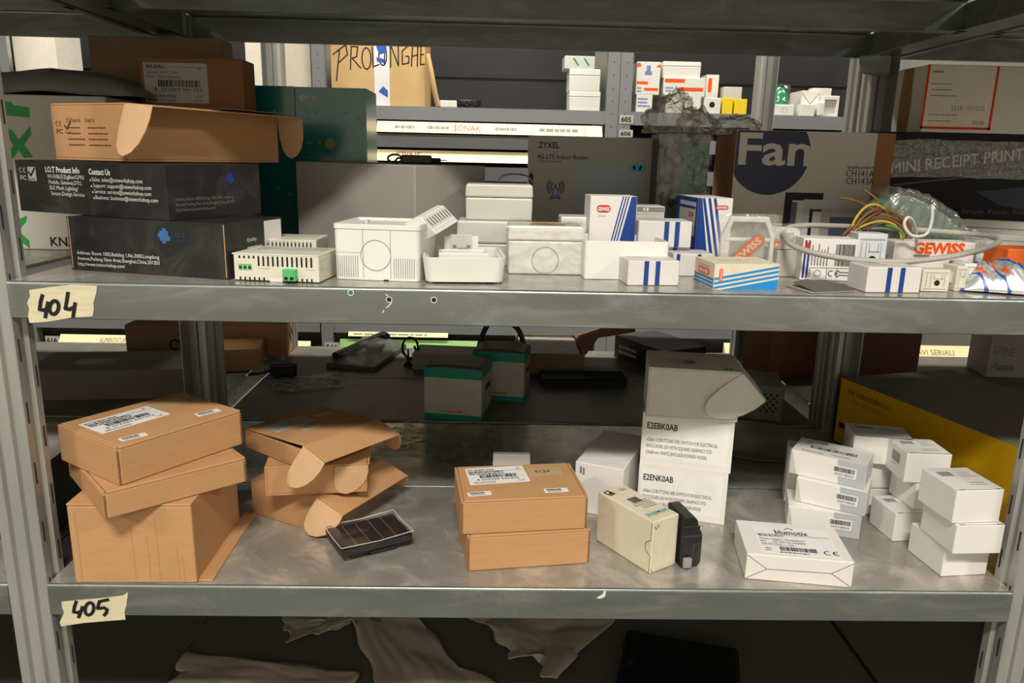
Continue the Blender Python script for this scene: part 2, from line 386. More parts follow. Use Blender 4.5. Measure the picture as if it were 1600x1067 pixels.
def post(parent, x, y, h, mx=1, my=1, m=None, z0=0, slots=False):   # x,y the inner front corner; the profile runs outwards (mx) and back (my)
    pr = [(.047, .04), (.047, 0), (.036, 0), (.0345, .005), (.031, .005), (.0295, 0), (.0175, 0), (.016, .005), (.0125, .005), (.011, 0), (.001, 0), (0, .001),
          (0, .012), (.004, .015), (.004, .024), (0, .027), (0, .038), (.001, .04), (.008, .04)]
    b = MB(); k = len(pr); vs = [(x-mx*a, y+my*c, z) for z in (z0, h) for a, c in pr]
    b.add(vs, [(i, i+1, k+i+1, k+i) for i in range(k-1)])
    F = frame((x+mx*.0004, y, 0), (0, my, 0), (0, 0, 1))
    z = .03
    while slots and z < min(h, 1.3):
        for c in (.0065, .0325): b.quad(*[(x+mx*.0009, y+my*(c+q), z+w+(.037 if c > .02 else 0)) for q, w in ((-.0007, 0), (.0007, 0), (.0007, .026), (-.0007, .026))], 1)
        z += .075
    return b.build('post', [m or STEEL_POST, DARK], parent, solid=.0014)
def handwrite(m, F, conv, strokes, t, mi=1):
    for st in strokes: m.stroke(F, [conv(*p) for p in st], t, mi)
def ell(cx, cy, rx, ry, n=16, tilt=0):
    c, s = math.cos(tilt), math.sin(tilt)
    return [(cx+rx*math.cos(2*PI*k/n)*c-ry*math.sin(2*PI*k/n)*s, cy+rx*math.cos(2*PI*k/n)*s+ry*math.sin(2*PI*k/n)*c) for k in range(n+1)]
def tape_tag(parent, y, outline, strokes, t, px0, py0, k, label=None, m=None, name='tape_label'):   # a torn piece of tape with marker figures, on the upright face at y
    cv = lambda a, b: (lambda p: (p.x, p.z))(V(px0+a*k, py0+b*k, y))
    F = frame((0, y-.0004, 0), (1, 0, 0), (0, 0, 1)); b = MB()
    pts = [cv(*p) for p in outline][::-1]
    b.prism(pts, 0, .0003, 0, F)
    F2 = F @ T(0, 0, .0003)
    handwrite(b, F2, cv, strokes, t)
    o = b.build(name, [m or TAPE, INK], parent)
    if label: o['label'] = label
    return o
unit = thing('shelving_unit', 'galvanised steel shelving bay with taped shelf numbers 404 and 405', 'shelving')
def marks404(m):
    F = frame((0, -.0003, 0), (1, 0, 0), (0, 0, 1))
    for px, py, mi in ((548, 457, 4), (608, 468, 2), (678, 468.5, 2)):
        p = V(px, py, 0); m.disc(F, p.x, p.z, .0036, 3, .0001); m.disc(F, p.x, p.z, .0027, mi, .0002)
    for a in (((612, 473), (607, 478), (604, 481)), ((600, 485), (598, 488)), ((603, 460), (606, 462))):
        m.stroke(F, [(lambda q: (q.x, q.z))(V(*q, 0)) for q in a], .0012, 3, .0001)
def marks405(m):
    F = frame((0, -.0003, 0), (1, 0, 0), (0, 0, 1))
    m.poly(F, [(lambda q: (q.x, q.z))(V(*q, 0)) for q in ((931, 934), (938, 935), (945, 932), (947, 924), (944, 922), (941, 928), (936, 931))][::-1], 3)
panels = {}
for z, ex in ((Z5, marks405), (Z4, marks404), (Z3, None)):
    panels[z] = shelf_panel(unit, -.6, .6, 0, .2995, z, extra=ex)
    shelf_panel(unit, -.6, .6, .3005, .6, z)
T404 = [(148, 170), (250, 155), (360, 143), (488, 148), (484, 185), (470, 230), (472, 265), (465, 302), (360, 308), (240, 328), (150, 335), (142, 300), (148, 262), (137, 235), (152, 200)]
S404 = [[(215, 196), (206, 230), (201, 266), (222, 271), (237, 262)], [(243, 232), (236, 268), (230, 305)], ell(274, 257, 22, 34, 14, .2), [(343, 184), (337, 225), (330, 262), (352, 266), (372, 256)], [(379, 236), (374, 270), (369, 303)]]
tape_tag(panels[Z4], 0, T404, S404, .0042, 0, 400, .3119, 'torn masking tape reading 404 in black marker')
T405 = [(322, 642), (420, 632), (520, 624), (640, 610), (668, 592), (660, 660), (650, 695), (655, 735), (560, 742), (440, 752), (320, 770), (312, 750), (335, 700), (325, 670)]
S405 = [[(400, 640), (390, 668), (386, 694), (405, 698), (424, 690)], [(432, 668), (422, 698), (412, 722)], ell(468, 678, 22, 33, 14, .25), [(566, 630), (520, 640), (510, 676), (545, 672), (560, 682), (556, 698), (545, 712)]]
tape_tag(panels[Z5], 0, T405, S405, .0042, 0, 747, .3, 'torn masking tape reading 405 in black marker')
for x, mx in ((-.6, 1), (.6, -1)):
    post(unit, x, 0, 1.95, mx, 1, slots=True); post(unit, x, .6, 1.95, mx, -1)
    s = mx
    for y in (.5585,):                                  # gusset plates under the top shelf
        pts = [(0, 0), (.055, 0), (.055, -.012), (.045, -.030), (.012, -.034), (0, -.03)]
        b = MB(); b.prism([(p[0]*s, p[1]) for p in (pts if s > 0 else pts[::-1])], 0, .0018, 0, frame((x-s*.028, y, Z3-LIP-.0005), (1, 0, 0), (0, 0, 1)))
        b.build('gusset', STEEL, unit)
for sx in (-1, 1):                                      # filler bars added to keep lamp light out of the slit between bays
    for z in (Z5, Z4, Z3):
        MB().box(min(sx*.6025, sx*.6455), max(sx*.6025, sx*.6455), .043, .557, z-.040, z-.003).build('light_slit_filler', STEEL, unit, bevel=.001)
def bay(name, label, x0, x1, y0, y1, levels, posts, h=1.95):
    u = thing(name, label, 'shelving', (0, 0, 0))
    ym = (y0+y1)/2
    for z in levels:
        tp_ = STEEL_REAR_SHADED if y0 > .5 else None; shelf_panel(u, x0, x1, y0, ym-.0005, z, top=tp_); shelf_panel(u, x0, x1, ym+.0005, y1, z, top=tp_)
    for px, py, mx, my in posts: post(u, px, py, h, mx, my)
    return u
bay('shelving_unit', 'neighbouring steel shelving bay left of the tape marked 405', -1.847, -.648, 0, .6, (Z5, Z4, Z3), ((-1.847, 0, 1, 1), (-1.847, .6, 1, -1)))
bay('shelving_unit', 'neighbouring steel shelving bay right of the bay marked 404, holding the yellow carton', .648, 1.847, 0, .6, (Z5, Z4, Z3), ((1.847, 0, -1, 1), (1.847, .6, -1, -1)))
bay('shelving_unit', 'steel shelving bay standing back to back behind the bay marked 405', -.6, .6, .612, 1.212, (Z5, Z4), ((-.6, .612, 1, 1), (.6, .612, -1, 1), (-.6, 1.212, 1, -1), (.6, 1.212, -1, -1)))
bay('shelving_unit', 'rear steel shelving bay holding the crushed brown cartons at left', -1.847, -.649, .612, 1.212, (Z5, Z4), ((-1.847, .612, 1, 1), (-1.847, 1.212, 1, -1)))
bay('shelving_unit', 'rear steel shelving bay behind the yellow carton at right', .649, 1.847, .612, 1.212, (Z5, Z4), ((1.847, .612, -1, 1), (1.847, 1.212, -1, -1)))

# ------------------------------------------------------------------ carton builders
def P0(mb_fn, name, label, cat, pl, mats, group=None, bevel=.0012, rot=None, base=0):
    """one-mesh carton of width w, depth d, height h with print added by mb_fn"""
    m = MB(); m.cbox(pl.w, pl.d, pl.h, base)
    if mb_fn: mb_fn(m, pl.w, pl.d, pl.h)
    o = m.build(name, mats, None, pl.loc, None, bevel, rot=rot or (0, 0, pl.rz)); return tag(o, label, cat, group)
def sticker(parent, F, u, v, w, h, fn=None, mats=None, rot=0, name='label', paper=None, r=.0012, label=None):
    """a thin paper label on a face; fn prints on its own frame"""
    m = MB(); F = F @ T(u, v, .0001) @ RZ(rot)
    m.prism(rrect(w, h, min(r, h/3), 2, w/2, h/2), 0, .0003, 0, F)
    if fn: fn(m, F @ T(0, 0, .0003), w, h)
    o = m.build(name, mats or [paper or PAPER, INK], parent)
    if label: o['label'] = label
    return o
def mailer(name, label, cat, pl, group=None, kraft=None, rot=None):
    """closed corrugated mailer: tray, and a lid whose front tucks in, with the cut board showing at both front corners"""
    k = kraft or KRAFT; w, d, h = pl.w, pl.d, pl.h; t = .003
    o = thing(name, label, cat, pl.loc, pl.rz, group, rot)
    b = MB(); b.box(-w/2, w/2, -d/2+t, d/2, 0, h-t)
    for s in (-1, 1):
        for i in range(int(h/.0035)-1): b.box(s*w/2-.0022*(s > 0)-.0002*(s < 0), s*w/2+.0022*(s < 0)+.0002*(s > 0), -d/2+.0006, -d/2+t, .002+i*.0035, .004+i*.0035, 1)
    b.build('tray', [k, KRAFT_D], o, bevel=.001)
    l = MB(); l.box(-w/2+.004, w/2-.004, -d/2, d/2, h-t, h); l.box(-w/2+.003, w/2-.003, -d/2, -d/2+t-.0004, .0004, h-t-.0001)
    l.box(-w/2, -w/2+.0034, -d/2+t, d/2, h-t, h-.0004); l.box(w/2-.0034, w/2, -d/2+t, d/2, h-t, h-.0004)
    l.build('lid', [k, KRAFT_D], o, bevel=.0011)
    return o
def tab(fl, L, t=.0018):                               # ear outline: s along the flap, drop downwards
    return [(0, 0), (fl, 0), (fl*1.0, -.25*L), (fl*.93, -.5*L), (fl*.78, -.74*L), (fl*.56, -.92*L), (fl*.32, -L), (fl*.12, -.95*L), (.0, -.8*L), (-.04*fl, -.5*L)]
def open_mailer(name, label, cat, pl, fl=.05, ear=.055, lid=3, droop=8, splay=12, group=None, k=None, kin=None, rot=None, ears=(-1, 1), edge=None):
    """mailer with its lid resting nearly shut, the lid's front flap still sticking out with an ear hanging at each end"""
    k = k or KRAFT; kin = kin or KRAFT_IN; w, d, h = pl.w, pl.d, pl.h; t = .0025
    o = thing(name, label, cat, pl.loc, pl.rz, group, rot)
    b = MB()
    b.box(-w/2, w/2, -d/2, d/2, 0, t); b.box(-w/2, w/2, -d/2, -d/2+t, t, h-t); b.box(-w/2, w/2, d/2-t, d/2, t, h-t)
    b.box(-w/2, -w/2+t*2, -d/2+t, d/2-t, t, h-t); b.box(w/2-t*2, w/2, -d/2+t, d/2-t, t, h-t)
    b.build('tray', [k, edge or KRAFT_D], o, bevel=.0009)
    L = T(0, d/2, h-t) @ RX(-lid)                       # lid hinged along the back
    q = MB(); q.box(-w/2, w/2, -d, 0, 0, t, 0, L); q.build('lid', [k], o, bevel=.0009)
    Fm = L @ T(0, -d, 0) @ RX(droop)
    f = MB(); f.box(-w/2+.001, w/2-.001, -fl, -.0004, .0002, t, 0, Fm)
    fo = f.build('lid_flap', [k], o, bevel=.0009)
    for s in ears:
        E_ = Fm @ T(s*(w/2), 0, t*.5) @ RY(-s*splay) @ frame((0, 0, 0), (0, -1, 0), (0, 0, 1))
        e = MB(); pts = tab(fl, ear); e.prism(pts, -.0009, .0009, 0, E_)
        e.build('ear_flap', [kin], o, bevel=.0005)
    return o
def small_box(name, label, cat, pl, mats, fn=None, group=None, tuck=True, rot=None):
    """folding carton: body with a tucked end flap line and slightly proud lid edges"""
    def ink(m, w, d, h):
        F = face(w, d, h, 'top')
        if tuck:
            for u in (w*.12, w*.88): m.rect(F, u-.003, .0006, u+.003, .0018, len(mats)-1, .0003)
            m.rect(F, w*.02, .0002, w*.98, .0008, len(mats)-1, .0003)
        if fn: fn(m, w, d, h)
    return P0(ink, name, label, cat, pl, mats, group, rot=rot)
# ------------------------------------------------------------------ on the shelf marked 404, from the left
def puzzle(m, F, u, v, s, mi):
    m.rect(F, u-s*.5, v-s*.4, u+s*.4, v+s*.5, mi, .0003)
    for a, b in ((-.5, .1), (0, .55), (.4, -.15), (-.1, -.45)): m.disc(F, u+a*s, v+b*s, s*.22, mi, .00032, 10)
def ce_mark(m, F, u, v, h, mi):                         # the CE mark: two open rings
    m.hoop(F, u+h*.5, v+h*.5, h*.36, h*.14, mi, .0003, 16, 60, 300)
    m.hoop(F, u+h*1.55, v+h*.5, h*.36, h*.14, mi, .0003, 16, 60, 300); m.rect(F, u+h*1.12, v+h*.44, u+h*1.6, v+h*.56, mi, .0003)
def iot_marks(m, F, u, v, s, ink, back, tick):
    ce_mark(m, F, u, v+s*.62, s*.42, ink); m.txt(F, u+s*.02, v+s*.05, 'FC', s*.52, ink, width=s*.75, bold=.02)
    if back is not None: m.rect(F, u+s*1.0, v, u+s*1.95, v+s*1.12, back, .0002)
    m.stroke(F, [(u+s*1.1, v+s*.7), (u+s*1.35, v+s*.42), (u+s*1.85, v+s*1.02)], s*.16, tick, .0004)
    m.txt(F, u+s*1.12, v+s*.06, 'RoHS', s*.25, tick, width=s*.7, lift=.0005)
c_ = G(357, 437, Z4+.0003); a_ = R(-15); e_ = Vector((math.cos(a_), math.sin(a_), 0)); wa = reach(c_, 165, 113)
PA1 = corner(c_-e_*wa, -15, w=wa, d=min(.16, reach(c_, 75, 443)), h=.064)
def a1(m, w, d, h):
    F = face(w, d, h, 'front')
    for i, t in enumerate(('Address: Room 1002,Building 1,No.3000,Longdong', 'Avenue,Pudong New Area,Shanghai,China,201203', 'http://www.iotworkshop.com/')):
        m.txt(F, w*.045, h*(.30-.105*i), t, .0062, 1, width=w*(.535, .535, .31)[i])
    puzzle(m, F, w*.625, h*.72, .013, 2)
    m.txt(F, w*.67, h*.71, 'I.O.T', .008, 3, sx=1.1, bold=.02); m.txt(F, w*.66, h*.63, 'WORKSHOP', .0045, 3, width=w*.13)
    for u in (.0015, w-.0025): m.rect(F, u, .002, u+.0012, h-.001, 4, .0004)
    F = face(w, d, h, 'right')
    m.txt(F, d*.34, h*.62, 'Quality', .006, 1, width=d*.17, bold=.01); m.dashes(F, d*.34, h*.50, d*.3, h*.12, 2, 1, .0012, 5)
BOXA1 = P0(a1, 'electronics_carton', 'black carton with the shop address, bottom of the left stack above tape 404', 'box', PA1, [BLACKCARD, INK_W, mat('steel_blue_print', '#33639a', .5), mat('faint_navy_print', '#2b3550', .5), KRAFT], bevel=.0015)
sticker(BOXA1, face(PA1.w, PA1.d, PA1.h, 'right'), PA1.d*.66, PA1.h*.30, PA1.d*.32, PA1.h*.66,
        lambda m, F, w, h: m.txt(F, w*.5, h*.22, 'HF-2211', .012, 1, width=w*.82, align='C', bold=.012), label='white label with bold black characters')
CA2 = G(265, 345, PA1.top+.0006)
PA2 = corner(CA2, 66, 408, 33, top=257)
def a2(m, w, d, h):
    F = face(w, d, h, 'left'); u = lambda px: (px-30)/233*d; v = lambda py: h-(py-253)/88*h
    iot_marks(m, F, u(36), v(288), h*.24, 1, 1, 2)
    m.txt(F, u(80), v(272), 'I.O.T Product Info', .0095, 1, width=u(135)-u(80), bold=.03)
    for i, t in enumerate(('Wi-Fi/BLE/ZigBee/GPRS', 'Module, Gateway,DTU,', 'BLE Mesh Lighting/', 'Sensor,Design Service')): m.txt(F, u(82+i), v(282+i*9.5), t, .0068, 1, width=u((141, 137, 130, 139)[i])-u(82+i))
    m.txt(F, u(149), v(273), 'Contact Us', .0095, 1, width=u(182)-u(149), bold=.03)
    for i, t in enumerate(('Sales: sales@iotworkshop.com', 'Support: support@iotworkshop.com', 'Service: service@iotworkshop.com', 'Business: business@iotworkshop.com')):
        m.txt(F, u(153+i), v(284+i*9.7), t, .0068, 1, width=u((229, 241, 240, 249)[i])-u(153+i)); m.disc(F, u(150.5+i), v(282.5+i*9.7), .0011, 1)
    F = face(w, d, h, 'front'); u = lambda px: (px-262)/146*w; v = lambda py: h-(py-258)/84*h
    for i, t in enumerate(('Address: Room 1002,Building 1,No.3000,Longdong', 'Avenue,Pudong New Area,Shanghai,China,201203', 'http://www.iotworkshop.com/')):
        m.txt(F, u(272), v(313+i*8), t, .0056, 5, width=u((360, 362, 331)[i])-u(272))
    puzzle(m, F, u(358), v(281), .011, 3); m.txt(F, u(366), v(284), 'WORKSHOP', .005, 4, width=u(392)-u(366))
P0(a2, 'electronics_carton', 'black carton printed I.O.T Product Info, under the open brown mailer', 'box', PA2, [BLACKCARD, INK_W, INK, NAVY, mat('faint_navy_print', '#2b3550', .5), INK_G], bevel=.0015)
CA3 = Vector(G(203, 250, PA2.top+.0012)); CA3 = Vector((V(203, 250, .10).x, .10, PA2.top+.0012))
PA3 = corner(CA3, 64, 436, 88, h=.068)
M3 = open_mailer('open_mailer', 'open brown mailer with hanging ear flaps, on top of the black cartons', 'box', PA3, fl=.045, ear=.062, lid=0, droop=4, splay=16, k=KRAFT, kin=KRAFT_IN)
b = MB(); F = face(PA3.w, PA3.d, PA3.h, 'left') @ T(0, 0, .0001); u = lambda px: (px-88)/115*PA3.d; v = lambda py: PA3.h-(py-164)/85*PA3.h
iot_marks(b, F, u(94), v(210), PA3.h*.22, 0, None, 0)
b.txt(F, u(111), v(192), 'I.O.T Product Info', .0075, 0, width=u(134)-u(111)); b.txt(F, u(140), v(192), 'Contact Us', .0075, 0, width=u(156)-u(140))
b.dashes(F, u(112), v(201), u(140)-u(112), .0068, 4, 0, .0014, 3); b.dashes(F, u(144), v(201), u(182)-u(144), .0068, 4, 0, .0014, 8)
b.build('printed_notice', [INK_K], M3)
sticker(M3, T(0, 0, PA3.h+.0004) @ frame((-PA3.w/2, -PA3.d/2, 0), (1, 0, 0), (0, 1, 0)), PA3.w*.50, -.034, PA3.w*.42, .06,
        lambda m, F, w, h: m.txt(F, w*.5, h*.40, 'HF-2211', .017, 1, width=w*.7, align='C', bold=.02), label='white label with bold black characters')
# tall brown carton behind the stack, with its gateway label near the top
p0, p1 = V(215, 88, .37), V(378, 92, .37)
PBX = Pl((p0.x+p1.x)/2, .40, Z4+.0003, 0, p1.x-p0.x, .06, p0.z-Z4)
BX = P0(None, 'carton', 'upright brown carton with a grey barcode label behind the open mailer', 'box', PBX, [BROWN], bevel=.002)
def bx_lab(m, F, w, h):
    m.txt(F, w*.05, h*.86, 'BX-DALI', h*.13, 1, width=w*.28, bold=.015); m.txt(F, w*.85, h*.84, 'x1', h*.1, 1)
    m.txt(F, w*.04, h*.73, 'Gateway KNX / DALI', h*.10, 1, width=w*.50); m.txt(F, w*.04, h*.62, 'KNX / DALI Gateway', h*.10, 1, width=w*.54)
    m.rect(F, w*.03, h*.70+.011, w*.97, h*.70+.0115, 1, .0003)
    m.bars(F, w*.22, h*.40, w*.66, h*.17, 1, 11); m.txt(F, w*.15, h*.30, '8  053369 041155', h*.11, 1, width=w*.75)
    m.rect(F, w*.03, h*.27, w*.97, h*.275, 1, .0003)
    m.txt(F, w*.09, h*.13, 'blumotix', h*.15, 1, width=w*.40); ce_mark(m, F, w*.82, h*.13, h*.08, 1)
    m.dashes(F, w*.04, h*.05, w*.6, .01, 1, 1, .0012); m.dashes(F, w*.76, h*.05, w*.2, .01, 1, 1, .0012, 8)
q0, q1 = V(223, 97, .37), V(329, 162, .37)
sticker(BX, face(PBX.w, PBX.d, PBX.h, 'front'), q0.x-p0.x, q1.z-PBX.loc.z, q1.x-q0.x-.002, q0.z-q1.z, bx_lab, paper=PAPER_D, label='grey label with a barcode')
# big dark carton further back
P0(None, 'carton', 'large dull brown carton behind the upright barcode-labelled brown carton', 'box', Pl(-.62, .515, Z4+.0003, 0, .215, .055, .322), [KRAFT_G], bevel=.002)
# white carton with green letters in the neighbouring bay
PK = Pl(-.753, .37, Z4+.0003, 0, .30, .20, .214)
def knx(m, w, d, h):
    F = face(w, d, h, 'front'); cv = lambda a, b: ((lambda p: (p.x-(PK.loc.x-w/2), p.z-PK.loc.z))(V(a, b, PK.loc.y-d/2)))
    for pts in (((4, 158), (18, 159), (21, 164), (46, 168), (47, 184), (6, 180)), ((8, 196), (20, 205), (30, 218), (47, 197), (49, 210), (38, 226), (52, 246), (38, 247), (29, 235), (15, 255), (14, 238), (21, 227), (10, 211)),
                ((26, 344), (42, 337), (41, 346), (29, 361), (46, 376), (47, 388), (28, 374), (22, 360))):
        m.poly(F, [cv(*p) for p in pts][::-1], 1)
    a = cv(80, 386); m.txt(F, a[0], a[1]+.002, 'KNX', .018, 2, bold=.02)
P0(knx, 'carton', 'white carton with large green letters beside the left post', 'box', PK, [GREYCARD, GREEN, INK], bevel=.002)
# grey moulded cover lying on it
def cover(u, v):
    x, y = (u-.5)*.36, (v-.5)*.17; e = min(1, 5*min(u, 1-u), 5*min(v, 1-v))
    z = .004+.034*e**.6+.010*noise.noise(Vector((x*9, y*9, 3)))-(.012 if .47 < u < .58 and .25 < v < .6 else 0)-(.010 if .66 < u < .86 and .15 < v < .45 else 0)
    return (x, y, max(.002, z))
tag(MB().grid(cover, 40, 20).build('moulded_cover', mat('dull_grey_plastic', '#6c6c67', .55), None, (-.752, .37, PK.top+.0003), solid=.0016), 'dark grey moulded plastic cover lying on the green-lettered carton', 'cover')
# glossy teal cartons, two by two
def tp(m, w, d, h):
    F = face(w, d, h, 'front')
    m.hoop(F, .012, h-.016, .003, .0016, 1); m.rect(F, .009, h-.024, .0105, h-.015, 1); m.txt(F, .018, h-.018, 'tp-link', .008, 1, sx=.95)
    for u, v in ((.16, .66), (.29, .66), (.71, .66), (.71, .24), (.32, .24), (.88, .58)): m.rect(F, w*u-.002, h*v-.002, w*u+.002, h*v+.002, 2, .0003)
    m.rect(F, w*.13, h*.24-.0015, w*.23, h*.24+.0015, 2); m.disc(F, w*.47, h*.23, .009, 3); m.rect(F, w*.44, h*.225, w*.5, h*.232, 4, .0004)
    for v in (.50, .10): m.rect(F, w*.1, h*v, w*.92, h*v+.0006, 2, .0003)
TPM = [TEAL, INK_W, mat('faint_teal_print', '#3f8a88', .4), mat('amber_print', '#6d7a2e', .4), mat('amber_core', '#b99a2c', .4)]
TPY = .475
ta, tb, tc_ = V(460, 136, TPY), V(572, 136, TPY), V(393, 131, TPY)
tw = tb.x-ta.x; hz = ta.z-Z4; hl = hz*.535
for (x, y, z, h, lb) in ((ta.x+tw/2, TPY+.055, Z4+.0003, hl, 'teal router carton at the bottom of the stack behind the grey carton'),
                         (ta.x+tw/2, TPY+.055, Z4+.0006+hl, hz-hl, 'teal router carton with a small white logo, above the grey carton'),
                         (ta.x-.002-tw/2, TPY+.062, Z4+.0003, hl-.003, 'teal router carton behind the black cartons, bottom of its pair'),
                         (ta.x-.002-tw/2, TPY+.062, Z4+.0006+hl-.003, hz-hl+.004, 'teal router carton behind the open mailer, top of its pair')):
    P0(tp, 'router_carton', lb, 'box', Pl(x, y, z, 0, tw-.001, .11, h), TPM, 'teal router cartons', bevel=.0008)
# grey carton seen on its corner, with a black plug adapter on top
CG = Vector(V(649, 380, .20)); CG.z = Z4+.0003
PG = corner(CG, 52, 757, 467, top=258)
def greyc(m, w, d, h):
    F = face(w, d, h, 'top'); m.rect(F, w*.01, d*.46, w*.99, d*.48, 1)
P0(greyc, 'carton', 'plain pale grey carton turned on its corner in front of the teal cartons', 'box', PG, [GREYCARD_D, DARK], bevel=.002)
ad = thing('plug_adapter', 'black plug adapter with a coiled lead, on top of the grey carton', 'adapter', (PG.loc.x+.035, PG.loc.y+.03, PG.top+.0003), R(8))
m = MB(); m.box(-.02, .026, -.008, .008, 0, .013); m.build('body', BLACK, ad, bevel=.002)
m = MB(); m.box(.026, .04, -.005, .005, .002, .009); m.box(.04, .050, -.003, -.002, .005, .0065); m.box(.04, .050, .002, .003, .005, .0065); m.build('pins', [BLACK_M], ad)
m = MB(); m.tube([(-.03+.011*math.cos(a*.5), -.004+.003*math.sin(a), .007+.006*math.sin(a*.5)) for a in range(40)], .0016, n=6); m.tube(smooth_path([(-.03, 0, .003), (-.025, -.006, .008), (-.02, 0, .006)]), .0016, n=6); m.build('lead', BLACK, ad)
# white junction boxes with a lid line
def junction(name, label, x, y, z, w, d, h, lidf=.42, m_=PLASTIC_G, rz=0):
    o = thing(name, label, 'junction box', (x, y, z), R(rz), None)
    MB().taper(w*.985, d*.985, w, d, 0, h*(1-lidf)-.0006).build('base', m_, o, bevel=.0022)
    MB().taper(w+.001, d+.001, w-.001, d-.001, h*(1-lidf), h).build('lid', m_, o, bevel=.0025)
    return o
a, b = V(728, 287, .215), V(831, 345, .215)
junction('junction_box', 'light grey junction box stacked on another beside the router carton', (a.x+b.x)/2, .235, b.z+.0003, b.x-a.x, .06, a.z-b.z, .36)
a2_, b2_ = V(714, 346, .195), V(800, 346, .195)
junction('junction_box', 'light grey junction box beneath another, partly behind the film-wrapped box', (a2_.x+b2_.x)/2, .229, Z4+.0003, b2_.x-a2_.x, .07, b.z-Z4-.0003, .5)
tag(MB().tube(smooth_path([(-.024, 0, .0016), (-.018, .004, .010), (0, .006, .013), (.018, .003, .010), (.024, -.002, .0016)]), .0014, n=6).build('cable_loop', BLACK, None, ((a.x+b.x)/2+.022, .245, a.z+.0006)), 'thin black cable arching over the upper grey junction box', 'cable')
# router carton
def zyx(m, w, d, h):
    F = face(w, d, h, 'front'); u = lambda px: (px-828)/202*w; v = lambda py: h-(py-212)/(405-212)*h*1.0
    a, b = V(828, 212, .42), V(1030, 215, .42)
    cv = lambda px, py: (lambda p: (p.x-a.x, p.z-Z4))(V(px, py, .42))
    q = cv(841, 231); m.txt(F, q[0], q[1], 'ZYXEL', .013, 1, width=cv(874, 231)[0]-q[0], bold=.02)
    q = cv(840, 248); m.txt(F, q[0], q[1], '4G LTE Indoor Router', .010, 1, width=cv(920, 248)[0]-q[0], bold=.01)
    q = cv(840, 254); m.txt(F, q[0], q[1], 'LTE3202-M437', .0055, 1, width=cv(878, 254)[0]-q[0])
    p, q = cv(899, 345), cv(1010, 260); m.rect(F, p[0], p[1], q[0], q[1], 2)
    for (x, y, r) in ((988, 263, .005), (996, 261, .007), (1003, 264, .005)): c = cv(x, y); m.disc(F, c[0], c[1], r, 3, .0004)
    for i, (x0, x1, y) in enumerate(((934, 975, 280), (945, 970, 272), (932, 975, 292), (910, 935, 300))): a_, b_ = cv(x0, y), cv(x1, y); m.dashes(F, a_[0], a_[1], b_[0]-a_[0], .01, 1, 4, .0016, i)
    for x0, x1 in ((968, 980), (983, 999)):
        a_, b_ = cv(x0, 295), cv(x1, 286); m.rect(F, a_[0], a_[1], b_[0], b_[1], 4, .0004); m.rect(F, a_[0]+.001, a_[1]+.001, b_[0]-.001, b_[1]-.001, 2, .0005)
    c = cv(868, 292)                                     # mast with radio waves
    for r in (.006, .0095, .013): m.hoop(F, c[0], c[1], r, .0016, 1, .0003, 12, -50, 50); m.hoop(F, c[0], c[1], r, .0016, 1, .0003, 12, 130, 230)
    m.stroke(F, [(c[0]-.008, c[1]-.022), (c[0], c[1]+.004), (c[0]+.008, c[1]-.022)], .0016, 5); m.stroke(F, [(c[0]-.005, c[1]-.013), (c[0]+.007, c[1]-.018), (c[0]-.007, c[1]-.019), (c[0]+.005, c[1]-.013)], .0012, 5)
    c = cv(867, 318); m.dashes(F, c[0]-.012, c[1], .026, .003, 2, 4, .001)
    for x in (828.5, 1026):
        c = cv(x+1.5, 278); m.poly(F, [(c[0]-.003, c[1]-.012), (c[0]+.003, c[1]-.012), (c[0]+.003, c[1]+.005), (c[0], c[1]+.008), (c[0]-.003, c[1]+.005)], 6, .0003)
a, b = V(828, 212, .42), V(1030, 215, .42)
P0(zyx, 'router_carton', 'upright grey carton printed with a radio mast behind the small white cartons', 'box', Pl((a.x+b.x)/2, .45, Z4+.0003, 0, b.x-a.x, .06, a.z-Z4), [GREYCARD_D, INK, mat('pale_blue_print', '#87939a', .5), TEAL_INK, mat('blue_grey_print', '#8796a0', .5), NAVY, DARK], bevel=.0012)
# green device wrapped in film, with crumpled bubble wrap on top of it
a, b = V(1030, 206, .35), V(1122, 207, .35)
gd = thing('wrapped_device', 'dark grey and green carton wrapped in clear film left of the fan carton', 'box', ((a.x+b.x)/2-.002, .395, Z4+.0003))
w = b.x-a.x-.014; h = a.z-Z4-.002
m = MB(); m.box(-w/2, w/2, -.04, .04, 0, h); F = face(w, .08, h, 'front'); m.rect(F, w*.42, h*.02, w*.98, h*.93, 1); m.disc(F, w*.28, h*.44, .009, 2, .0004, ry=.006); m.disc(F, w*.3, h*.93, .002, 2, .0004)
m.build('body', [mat('dark_grey_card', '#4a4a45', .5), mat('deep_green_print', '#0a4a22', .45), DARK], gd, bevel=.001)
m = MB(); m.grid(lambda u, v: ((u-.5)*(w+.008), -.043-.006*abs(noise.noise(Vector((u*7, v*11, 1)))), .002+v*(h-.002)), 22, 30); m.build('film_wrap', FILM_CLEAR, gd)
def blob(m, c, rx, ry, rz_, seed, nu=56, nv=30, amp=.35):   # crumpled hollow lump of film
    def fn(u, v):
        a = 2*PI*u; t = PI*.5*(1-v)+.001; d = Vector((math.cos(a)*math.sin(t), math.sin(a)*math.sin(t), math.cos(t)))
        q = Vector((math.cos(a), math.sin(a), v*2)); k = 1+amp*noise.noise(d*1.9+Vector((seed, 0, 0)))+.28*(abs(noise.noise(d*5+Vector((0, seed, 0))))-.25)+.16*abs(noise.noise(d*12+Vector((0, 0, seed))))
        return (c[0]+d.x*rx*k, c[1]+d.y*ry*k, c[2]+max(.0003, d.z*rz_*k))
    m.grid(lambda u, v: fn(u, 1-v), nu, nv)
m = MB(); zt_ = Z4+h+.0012; yy = .395
